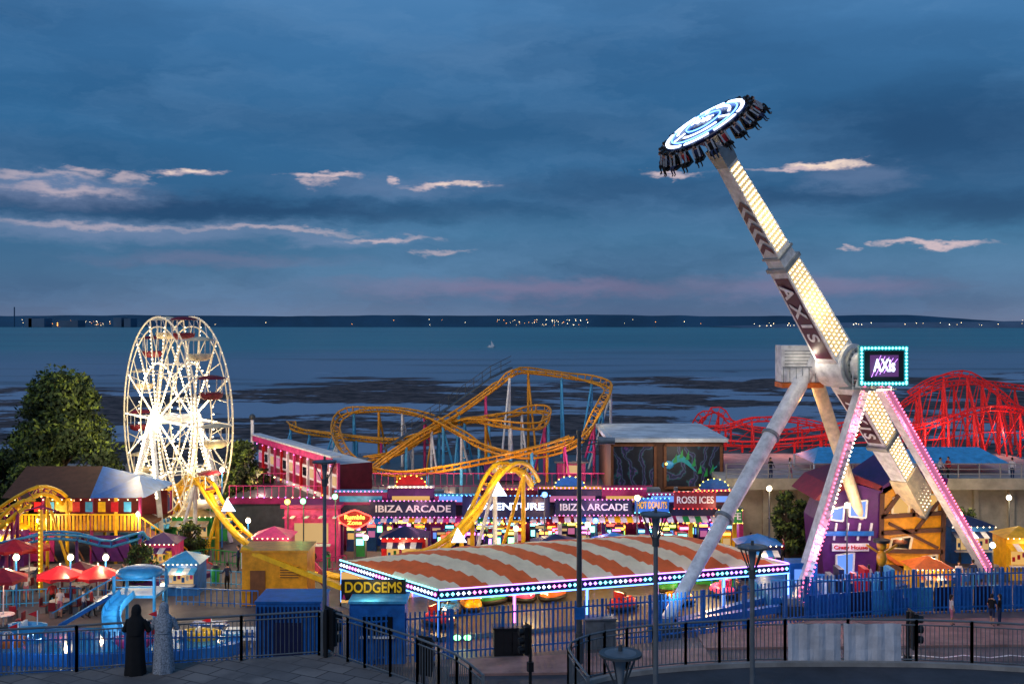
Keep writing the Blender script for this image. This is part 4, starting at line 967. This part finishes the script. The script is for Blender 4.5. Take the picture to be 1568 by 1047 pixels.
# ---------------------------------------------------------------- promenade / right
root=bpy.data.objects.new('raised_promenade',None); scene.collection.objects.link(root)
o=B('deck'); PY=82; x0=X(1112,PY); x1=X(1700,PY)
o.box(((x0+x1)/2,PY+9,4.55),(x1-x0,18,.5),'concrete'); o.box(((x0+x1)/2,PY-.1,4.7),(x1-x0,.3,.85),'wall'); o.box(((x0+x1)/2,PY+1.5,2.15),(x1-x0,.4,4.3),'wall')
for i in range(12): o.box((x0+.5+i*2.7,PY+1.1,2.15),(.4,.4,4.3),'wall'); 
for i in range(int((x1-x0)/1.6)): o.box((x0+i*1.6,PY,5.65),(.08,.08,1.1),'concrete')
for z in(6.2,5.8,5.45): o.box(((x0+x1)/2,PY,z),(x1-x0,.05,.06),'concrete')
o.done(root)
for u in(1180,1210,1440,1452,1550): person(V((X(u,PY+1.2),PY+1.2,4.8)),R.randrange(6),R.uniform(0,6))
for u in(1150,1400,1500): light((X(u,78),79,4.0),80,(1,.8,.55))
o=B('blue_canopy'); cx0,cx1=X(1236,88),X(1512,90); y0,y1=86,92; zt=Zv(684,89); zb=Zv(704,88)
for (x0_,x1_) in((cx0,(cx0+cx1)/2-.2),((cx0+cx1)/2+.2,cx1)):
    pk=[V((x0_+1.2,89,zt)),V((x1_-1.2,89,zt))]; bs=[V((x0_,y0,zb)),V((x1_,y0,zb)),V((x1_,y1,zb)),V((x0_,y1,zb))]
    o.add(bs+pk,[(0,1,5,4),(1,2,5),(2,3,4,5),(3,0,4)],'ltblue')
    for p in bs: o.tube(V((p.x,p.y,4.8)),p,.08,'white')
o.done()
for u,v,d,e in((1178,751,72,130),(1297,777,70,130),(1358,745,72,130),(25,857,62,170),(108,857,63,170),(162,857,64,170),(340,722,79,160),(1545,765,75,130),(1105,870,66,130),(212,790,76,110),(380,800,76,110),(290,868,70,110),(455,838,73,100),(60,800,75,110),(560,826,73,90),(790,812,72.5,90),(900,806,73,90),(1245,800,75,90),(1470,790,76,90),(1520,838,69,90),(415,880,66,80),(250,900,64,90),(1010,820,72,90)):  # dimmer posts along the paths are added for more lamp glow
    p=P(u,v,d); o=B('park_lamp_post'); o.tube((p.x,p.y,0),p,.06,'blue' if u<400 else 'dkgrey',8,.045); o.tube((p.x,p.y,0),(p.x,p.y,.5),.1,'dkgrey',8); o.ball(p+V((0,0,.15)),.18,'b_white',10,6); o.tube(p+V((0,0,.33)),p+V((0,0,.4)),.12,'dkgrey',8); o.done(); light(p+V((0,-.5,.1)),e,(1,.72,.38))
root=bpy.data.objects.new('crooked_house',None); scene.collection.objects.link(root)
o=B('walls'); d=71
def CP(u,v,dd=0): return P(u,v,d+dd)
def slab(pts,dep,k):
    n=len(pts); fr=[CP(*q) for q in pts]; bk=[p+V((0,dep,0)) for p in fr]; o.add(fr+bk,[tuple(range(n-1,-1,-1)) ,tuple(range(n,2*n))]+[(i,(i+1)%n,(i+1)%n+n,i+n) for i in range(n)],k)
slab([(1262,889),(1340,889),(1350,752),(1312,741),(1272,760),(1256,800)],4,'purple'); slab([(1345,889),(1443,889),(1440,808),(1448,740),(1395,728),(1352,748)],5,'dyellow')
slab([(1248,765),(1270,742),(1312,728),(1352,744),(1350,752),(1312,739),(1262,768)],6,'dkred'); slab([(1346,748),(1392,716),(1452,733),(1450,743),(1394,729),(1354,756)],7,'purple')
def bm(a_,b_,k,w_=.28): o.beam(CP(*a_)-V((0,.12,0)),CP(*b_)-V((0,.12,0)),w_,.14,k,up=V((0,1,0)))
for y_ in(790,815,842,866): bm((1348,y_),(1442,y_+R.uniform(-8,8)),'brown')
bm((1350,755),(1347,889),'brown');bm((1445,745),(1441,889),'brown');bm((1352,789),(1395,730),'brown');bm((1400,812),(1442,760),'brown',.22);bm((1350,845),(1400,880),'orange',.22);bm((1360,800),(1435,838),'brown',.2);bm((1395,730),(1398,790),'brown',.2)
for u0,v0,u1,v1 in((1365,757,1390,785),(1408,755,1432,782),(1362,820,1392,838),(1408,848,1430,889)):
    pts=[CP(u0,v1),CP(u1,v1+3),CP(u1+4,v0),CP(u0+3,v0+4)]; o.add([p-V((0,.06,0)) for p in pts],[(0,1,2,3)],'l_amber' if v0<800 else 'glass'); 
    for a_,b_ in zip(pts,pts[1:]+pts[:1]): o.beam(a_-V((0,.1,0)),b_-V((0,.1,0)),.14,.1,'cream')
for u0,v0,u1,v1 in((1272,775,1290,795),(1300,765,1325,790),(1280,845,1305,889)):
    pts=[CP(u0,v1),CP(u1,v1+2),CP(u1+2,v0),CP(u0,v0+4)]; o.add([p-V((0,.06,0)) for p in pts],[(0,1,2,3)],'l_blue'); 
    for a_,b_ in zip(pts,pts[1:]+pts[:1]): o.beam(a_-V((0,.1,0)),b_-V((0,.1,0)),.12,.1,'white')
c=CP(1300,836); o.box(c-V((0,.3,0)),(2.4,.1,.5),'white'); o.box(CP(1298,815)-V((0,.3,0)),(3.2,.1,.3),'blue')
for i in range(5): bm((1262+i*18,800),(1258+i*18,826),'white',.12)
o.done(root); text('Crazy House',c-V((0,.4,0)),2.2,'red',root,height=.34)
for q in((1300,800),(1395,790),(1430,850)): light(CP(q[0],q[1],-3),130,(1,.76,.46),parent=root)
light(CP(1300,830,-2.5),80,(.7,.4,1),parent=root)
def kiosk(name,u,d,w_,h_,k,kr,kl,lt=True):
    x=X(u,d); o=B(name); o.box((x,d,h_/2),(w_,2,h_),k); o.box((x,d-1.02,h_*.55),(w_*.75,.05,h_*.35),kl); o.box((x,d-1.2,h_*.34),(w_*.85,.4,.07),'white')
    for i in range(6): o.box((x-w_*.32+i*w_*.128,d-1.06,h_*(.5+.05*(i%3))),(.18,.05,.3),R.choice(['red','blue','pink','white','green']))
    for i in range(int(w_/.4)): o.add([(x-w_/2+i*.4,d-1.02,h_*.86),(x-w_/2+(i+1)*.4,d-1.02,h_*.86),(x-w_/2+(i+1)*.4,d-1.8,h_*.74),(x-w_/2+i*.4,d-1.8,h_*.74)],[(0,1,2,3)],'white' if i%2 else kr)
    pk=V((x,d,h_+.6)); bs=[V((x-w_/2-.2,d-1.2,h_)),V((x+w_/2+.2,d-1.2,h_)),V((x+w_/2+.2,d+1.2,h_)),V((x-w_/2-.2,d+1.2,h_))]; o.add(bs+[pk],[(0,1,4),(1,2,4),(2,3,4),(3,0,4),(3,2,1,0)],kr)
    for i in range(8): o.oct((x-w_/2+w_*i/7,d-1.3,h_),.05,'b_warm')
    o.done()
    if lt: light((x,d-1.7,h_*.8),35,(1,.75,.4))
kiosk('game_kiosk',1560,72,2.6,2.8,'yellow','yellow','l_amber'); kiosk('food_kiosk',1480,77,3,2.6,'blue','navy','l_warm'); kiosk('game_kiosk',1160,72,2.6,2.3,'navy','blue','l_pinkp'); kiosk('game_kiosk',1090,70,2.4,2.1,'green','navy','l_amber',False); kiosk('ticket_kiosk',1420,67,2.2,1.9,'yellow','orange','l_amber')
kiosk('sweet_kiosk',420,74,2.4,2.4,'magenta','pink','l_warm',False); kiosk('game_kiosk',620,74.6,3,2.3,'red','navy','l_amber'); kiosk('game_kiosk',850,73.5,3,2.0,'purple','navy','l_pinkp'); kiosk('game_kiosk',940,74,2.6,2.0,'navy','blue','l_blue',False)
kiosk('green_hut',300,82,3,2.4,'green','cream','l_warm'); kiosk('game_kiosk',250,74,2.2,2.0,'pink','purple','l_amber',False); kiosk('food_kiosk',14,76,3,2.6,'purple','yellow','l_amber'); kiosk('drinks_kiosk',285,68,2.0,2.0,'blue','ltblue','l_warm')
o=B('statue_on_post'); x=X(1350,63.5); o.tube((x,63.5,0),(x,63.5,2.7),.1,'black',8); o.ball((x,63.5,3.1),.45,'dyellow',10,8,(.7,.7,1.1)); o.ball((x,63.5,3.85),.3,'dyellow',10,8); o.beam((x-.9,63.5,3.9),(x,63.5,3.3),.15,.12,'dyellow'); o.beam((x+.9,63.5,3.9),(x,63.5,3.3),.15,.12,'dyellow'); o.tube((x,63.5,4.05),(x,63.5,4.2),.5,'black',12); o.done()

# ---------------------------------------------------------------- left-hand park
root=bpy.data.objects.new('play_pavilion',None); scene.collection.objects.link(root)
o=B('structure'); xa,xb=X(48,78),X(222,77)
ze=Zv(757,77); zr=Zv(712,80)
o.add([V((xa-1,75.5,ze)),V((xa+5.2,75.5,ze)),V((xa+4.6,79.5,zr)),V((xa-1,79.5,zr)),V((xa+5.2,83.5,ze)),V((xa-1,83.5,ze))],[(0,1,2,3),(3,2,4,5)],'brown')
o.add([V((xa+5.2,75.5,ze)),V((xb+.3,76,ze-.05)),V((xb-1.3,79.5,ze+1.0)),V((xa+4.6,79.5,zr)),V((xb+.3,83,ze-.05)),V((xa+5.2,83.5,ze))],[(0,1,2,3),(3,2,4,5),(1,4,2)],'blue')
for i in range(6):
    xx=xa+i*(xb-xa)/5
    for yy in(76,83): o.tube((xx,yy,0),(xx,yy,ze),.13,'magenta' if i%2 else 'yellow',8)
o.box(((xa+xb)/2,79.5,2.3),(xb-xa,7,.2),'wood')
for i in range(34): o.box((xa+i*(xb-xa)/33,75.9,2.9),(.16,.05,1.1),'yellow' if i%2 else 'dyellow')
o.box(((xa+xb)/2,75.9,3.45),(xb-xa,.1,.1),'yellow'); o.box(((xa+xb)/2,82,3.2),(xb-xa,.15,2),'dkred'); o.box((xa+1.5,75.8,1.2),(2.2,.1,2),'magenta'); o.box((xb-2,75.8,1.1),(2.6,.1,1.8),'purple'); o.box((xa+3,76,4.1),(1.8,.1,.8),'yellow')
for i in range(9): o.box((xa+.5+i*.9,75.85,4.0),(.5,.06,.7),['yellow','red','ltblue'][i%3]); o.beam((xa+i*.95,75.8,1.9),(xa+.9+i*.95,75.8,.2),.1,.08,'wood')
for i in range(14): o.oct((xa+i*(xb-xa)/13,75.4,ze-.1),.05,'b_warm')
o.beam((xb,76.5,2.3),(xb+3.6,75.5,.2),1.2,.15,'dkred'); o.beam((xb,76,3.3),(xb+3.6,75,1.2),.08,.08,'yellow')
for i in range(10): q=V((xb,76,2.3)).lerp(V((xb+3.6,75,.2)),i/9); o.tube(q,q+V((0,0,1)),.04,'yellow',5)
o.done(root); light(((xa+xb)/2,78,3.9),190,(1,.7,.35),parent=root); light((xa+2,73.5,3),140,(1,.75,.4),parent=root); light((xb-1,73.5,3),140,(1,.7,.4),parent=root)
o=coaster('kiddie_coaster',[[P(*q) for q in [(-60,800,74),(-10,785,73),(20,772,72),(45,757,72),(62,748,73),(85,752,75),(110,775,77)]],[P(*q) for q in [(-60,770,72),(-20,790,71),(0,800,70.5),(25,780,70),(45,765,71)]]],'yellow','magenta',['yellow','magenta'],0,gauge=.8,r=.12,spine=.3,every=5,bulbs='b_yellow'); o.done()
o=coaster('junior_coaster',[[P(*q) for q in [(-40,838,68),(30,825,69),(70,816,70),(120,818,71),(170,828,72),(215,815,73),(235,835,74),(280,850,74)]]],'ltblue','blue',['magenta','purple'],0,gauge=.7,r=.08,spine=.2,every=5); o.done()
def umbrella(u,v,d,k,r=1.5):
    p=P(u,v,d); o=B('parasol'); n=8; top=p+V((0,0,.55)); rim=[p+V((r*math.cos(2*math.pi*i/n),r*math.sin(2*math.pi*i/n),0)) for i in range(n)]
    for i in range(n):
        a_,b_=rim[i],rim[(i+1)%n]; o.add([top,a_,b_],[(0,1,2)],k); o.add([a_,b_,b_-V((0,0,.22)),(a_+b_)/2-V((0,0,.14)),a_-V((0,0,.22))],[(0,1,2,3,4)],k)
        o.tube(top-V((0,0,.1)),a_-V((0,0,.02)),.015,'white',3)
    o.tube((p.x,p.y,0),top+V((0,0,.1)),.04,'white',6); o.tube((p.x,p.y,0),(p.x,p.y,.1),.3,'dkgrey',10); o.tube((p.x,p.y,.72),(p.x,p.y,.76),.6,'white',14)
    for i in range(4): t_=i*1.57; q=V((p.x+.95*math.cos(t_),p.y+.95*math.sin(t_),0)); o.box(q+V((0,0,.45)),(.4,.4,.05),'dkred'); o.box(q+V((.17*math.cos(t_),.17*math.sin(t_),.68)),(.06,.4,.45),'dkred',t_); o.box(q+V((0,0,.22)),(.3,.3,.42),'grey')
    o.done(origin=(p.x,p.y,0))
for u,v,d,k in((92,879,63,'red'),(150,879,63.5,'red'),(122,872,67,'dkred'),(22,838,68,'red'),(5,884,60,'red'),(45,838,71,'red')): umbrella(u,v,d,k,1.35)
o=B('water_slide'); c=P(215,878,60); x=c.x
for dx in(-1.1,1.1):
    for dy in(-1,1): o.tube((x+dx,60+dy,0),(x+dx,60+dy,3.1),.09,'ltblue',7)
o.box((x,60,2.0),(2.4,2.2,.14),'ltblue'); o.ball((x,60,3.1),1.5,'ltblue',12,6,(.9,.8,.25))
for z in(2.5,2.9): 
    for yy in(59,61): o.box((x,yy,z),(2.3,.05,.06),'ltblue')
pts=cat([V((x-.3,58.8,2.1)),V((x-.6,57.5,1.6)),V((x-.2,56.3,1.0)),V((x+.6,55.4,.4)),V((x+1.5,54.9,.3))],.4)
for a_,b_ in zip(pts,pts[1:]): 
    o.beam(a_,b_,.9,.08,'ltblue'); 
    d=(b_-a_).normalized().cross(V((0,0,1))).normalized()
    for sg in(-.45,.45): o.beam(a_+d*sg+V((0,0,.15)),b_+d*sg+V((0,0,.15)),.06,.36,'ltblue')
for i in range(10): o.box((x-1.5-i*.32,60,1.95-i*.2),(.34,1.0,.06),'ltblue')
for yy in(59.5,60.5): o.beam((x-1.3,yy,2.9),(x-4.7,yy,.95),.06,.06,'ltblue'); o.beam((x-1.3,yy,1.95),(x-4.7,yy,0.0),.08,.2,'blue')
o.done()
o=B('yellow_machine_house'); xc=X(422,65); o.box((xc,66,1.6),(3.9,2.6,3.2),'dyellow'); o.box((xc,66,3.25),(4.1,2.8,.12),'dyellow'); o.box((xc-1,64.67,1.1),(.9,.05,2),'wood'); o.box((xc+.9,64.67,2),(1.2,.05,.8),'dyellow')
for i in range(5): o.box((xc+.9,64.63,1.7+i*.15),(1.1,.03,.05),'brown')
o.beam((xc-2,65,3.4),(xc+4.5,64.5,1.0),.5,.3,'yellow'); o.done()
M['water']=mat('pool_water',s(30,130,180),.08,var=.25,scale=1.5,bump=.3)
o=B('boat_pool'); cx,cy=X(120,55.5),55.6
n=36
for rr_,k,z0,z1 in((5.6,'blue',0.01,.6),(5.2,'water',.01,.64)): o.prism([(cx+rr_*1.5*math.cos(2*math.pi*i/n),cy+rr_*.42*math.sin(2*math.pi*i/n)) for i in range(n)],z0,z1,k)
o.done()
for i in range(6):
    t_=i*1.05; q=V((cx+6.3*math.cos(t_),cy+1.4*math.sin(t_),.62)); o=B('kiddie_boat')
    def rb_(a_,b_,z): return [q+V((a_*math.cos(k*math.pi/6),b_*math.sin(k*math.pi/6)*(1-.3*math.cos(k*math.pi/6)),z)) for k in range(12)]
    kk=['yellow','red','ltblue','green','orange','pink'][i]; o.loft([rb_(.7,.3,0),rb_(1,.45,.3),rb_(1.05,.5,.5),rb_(.85,.38,.5),rb_(.8,.34,.25)],kk); o.box(q+V((-.2,0,.45)),(.12,.6,.4),'white'); o.tube(q+V((.5,0,.3)),q+V((.5,0,1.2)),.03,'white'); o.add([q+V((.5,0,1.2)),q+V((.5,0,.85)),q+V((.0,0,1.0))],[(0,1,2)],'red'); o.done()
for u,v,d,e,c in((60,990,52,90,(.5,.8,1)),(340,960,54,80,(1,.9,.6)),(200,930,57,100,(.6,.85,1)),(440,900,61,50,(1,.8,.4)),(20,900,60,90,(1,.7,.4))): light(P(u,v-20,d),e,c)
for (u,v,k) in((345,990,'ltblue'),(320,975,'blue'),(372,985,'white'),(300,995,'white')):
    p=G(u,v); o=B('picnic_table'); o.box((p.x,p.y,.75),(1.8,.8,.07),k)
    for sy in(-.7,.7): o.box((p.x,p.y+sy,.45),(1.8,.3,.06),k)
    for sx in(-.6,.6): o.beam((p.x+sx,p.y-.7,0),(p.x+sx,p.y+.2,.75),.08,.08,k); o.beam((p.x+sx,p.y+.7,0),(p.x+sx,p.y-.2,.75),.08,.08,k); o.box((p.x+sx,p.y,.4),(.08,1.5,.08),k)
    o.done()
o=B('swing_tower'); x=X(62,68); o.tube((x,68,0),(x,68,Zv(780,68)),.16,'yellow',8)
for i in range(18): o.oct((x,67.8,.4+i*.28),.05,'b_yellow')
for i in range(3): o.tube((x-1+i,68,Zv(782,68)),(x,68,Zv(775,68)),.06,'magenta'); 
o.done()
def lowfence(pts,k,h=1.0):
    o=B('queue_fence')
    for a_,b_ in zip(pts,pts[1:]):
        d=b_-a_; n=max(1,int(d.length/.35)); o.beam(a_+V((0,0,h)),b_+V((0,0,h)),.06,.06,k); o.beam(a_+V((0,0,.2)),b_+V((0,0,.2)),.05,.05,k)
        for i in range(n+1): q=a_+d*(i/n); o.box(q+V((0,0,h/2)),(.05,.05,h),k)
    o.done()
lowfence([G(235,905),G(300,895),G(385,900)],'ltblue'); lowfence([G(255,870),G(320,862),G(400,872),G(470,885)],'green'); lowfence([G(0,930),G(110,925),G(175,930)],'ltblue'); lowfence([G(230,845),G(330,842)],'yellow'); lowfence([G(270,925),G(395,930)],'blue')
lowfence([G(1090,905),G(1200,900)],'blue'); lowfence([G(1370,905),G(1530,900)],'ltblue'); lowfence([G(500,905),G(480,880),G(530,872)],'magenta')
o=B('teacup_ride'); cc=G(258,880); o.tube(cc,cc+V((0,0,.3)),3.0,'purple',28); o.tube(cc+V((0,0,.3)),cc+V((0,0,1.6)),.35,'yellow',12,.2)
for i in range(6):
    t_=i*1.047; q=cc+V((2*math.cos(t_),2*math.sin(t_),.32)); k=['red','ltblue','yellow','green','pink','white'][i]
    rg=lambda r,z:[q+V((r*math.cos(j*math.pi/7),r*math.sin(j*math.pi/7),z)) for j in range(14)]
    o.loft([rg(.35,0),rg(.55,.25),rg(.68,.75),rg(.6,.75),rg(.45,.35)],k); o.tube(q+V((.65,0,.55)),q+V((.95,0,.4)),.05,k)
o.done()
for u,v in((330,890),(210,862),(450,905),(1250,870),(1500,880),(500,868)):
    p=G(u,v); o=B('litter_bin'); o.tube(p,p+V((0,0,.9)),.25,'green',12,.3); o.tube(p+V((0,0,.9)),p+V((0,0,1.1)),.32,'black',12,.15); o.done()

# ---------------------------------------------------------------- vegetation
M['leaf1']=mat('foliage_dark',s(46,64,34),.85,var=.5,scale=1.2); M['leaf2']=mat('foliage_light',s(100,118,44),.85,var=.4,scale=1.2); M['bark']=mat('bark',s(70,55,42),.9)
def tree(name,base,h,rx,n=9000,leaf=.2,nc=44):
    rg=random.Random(int(base.x*10)); o=B(name); b0=V(base); top=b0+V((0,0,h*.8)); o.tube(b0,b0+V((0,0,h*.45)),.28,'bark',8,.2); o.tube(b0+V((0,0,h*.45)),top,.2,'bark',7,.05)
    cl=[]
    for i in range(nc):
        f=rg.uniform(.1,.93); z=h*f; wr=rx*(max(0,math.sin(math.pi*min(1,max(0,(f-.0))**.62)))**.6)*.8; t_=rg.uniform(0,6.28); r=wr*rg.uniform(.35,1)
        c=b0+V((r*math.cos(t_),r*math.sin(t_),z)); cl.append((c,rg.uniform(.2,.34)*rx*1.05)); o.tube(b0+V((0,0,z*.65)),c,.08,'bark',5,.03)
    vs={'leaf1':[], 'leaf2':[]}
    for i in range(n):
        c,r=rg.choice(cl); d=V((rg.gauss(0,1),rg.gauss(0,1),rg.gauss(0,1))).normalized(); q=c+d*r*(rg.random()**.35)
        a_=V((rg.gauss(0,1),rg.gauss(0,1),rg.gauss(0,1))).normalized(); b_=a_.cross(d).normalized() if abs(a_.dot(d))<.99 else V((1,0,0)); sz=leaf*rg.uniform(.6,1.3)
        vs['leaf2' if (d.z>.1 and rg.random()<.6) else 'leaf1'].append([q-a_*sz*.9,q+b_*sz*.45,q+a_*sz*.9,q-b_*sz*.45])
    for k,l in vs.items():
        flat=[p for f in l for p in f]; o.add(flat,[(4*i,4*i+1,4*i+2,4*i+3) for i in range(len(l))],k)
    o.done(origin=base)
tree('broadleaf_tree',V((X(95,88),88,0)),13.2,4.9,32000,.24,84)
light(V((X(135,84),82,6)),260,(1,.85,.4))
tree('shrub',V((X(372,92),92,0)),7,2.0,4500,.2); tree('shrub',V((X(350,90),90,0)),5,1.6,2500,.2); tree('shrub',V((X(8,92),92,0)),6,2.6,4000,.22); tree('shrub',V((X(400,95),95,0)),4,1.6,2500,.2)
tree('shrub',V((X(165,92),92,0)),6,2,3000,.2); tree('shrub',V((X(290,76),76,0)),3,1.4,1800,.15); tree('shrub',V((X(215,70),70,0)),2.6,1.3,1500,.15); tree('shrub',V((X(1475,79),79,0)),3.6,1.5,1800,.15)
tree('shrub',V((X(1205,78),78,0)),5.2,1.6,2600,.18); tree('shrub',V((X(1225,79),79,0)),4,1.3,2000,.18)
print('objects',len(bpy.data.objects))
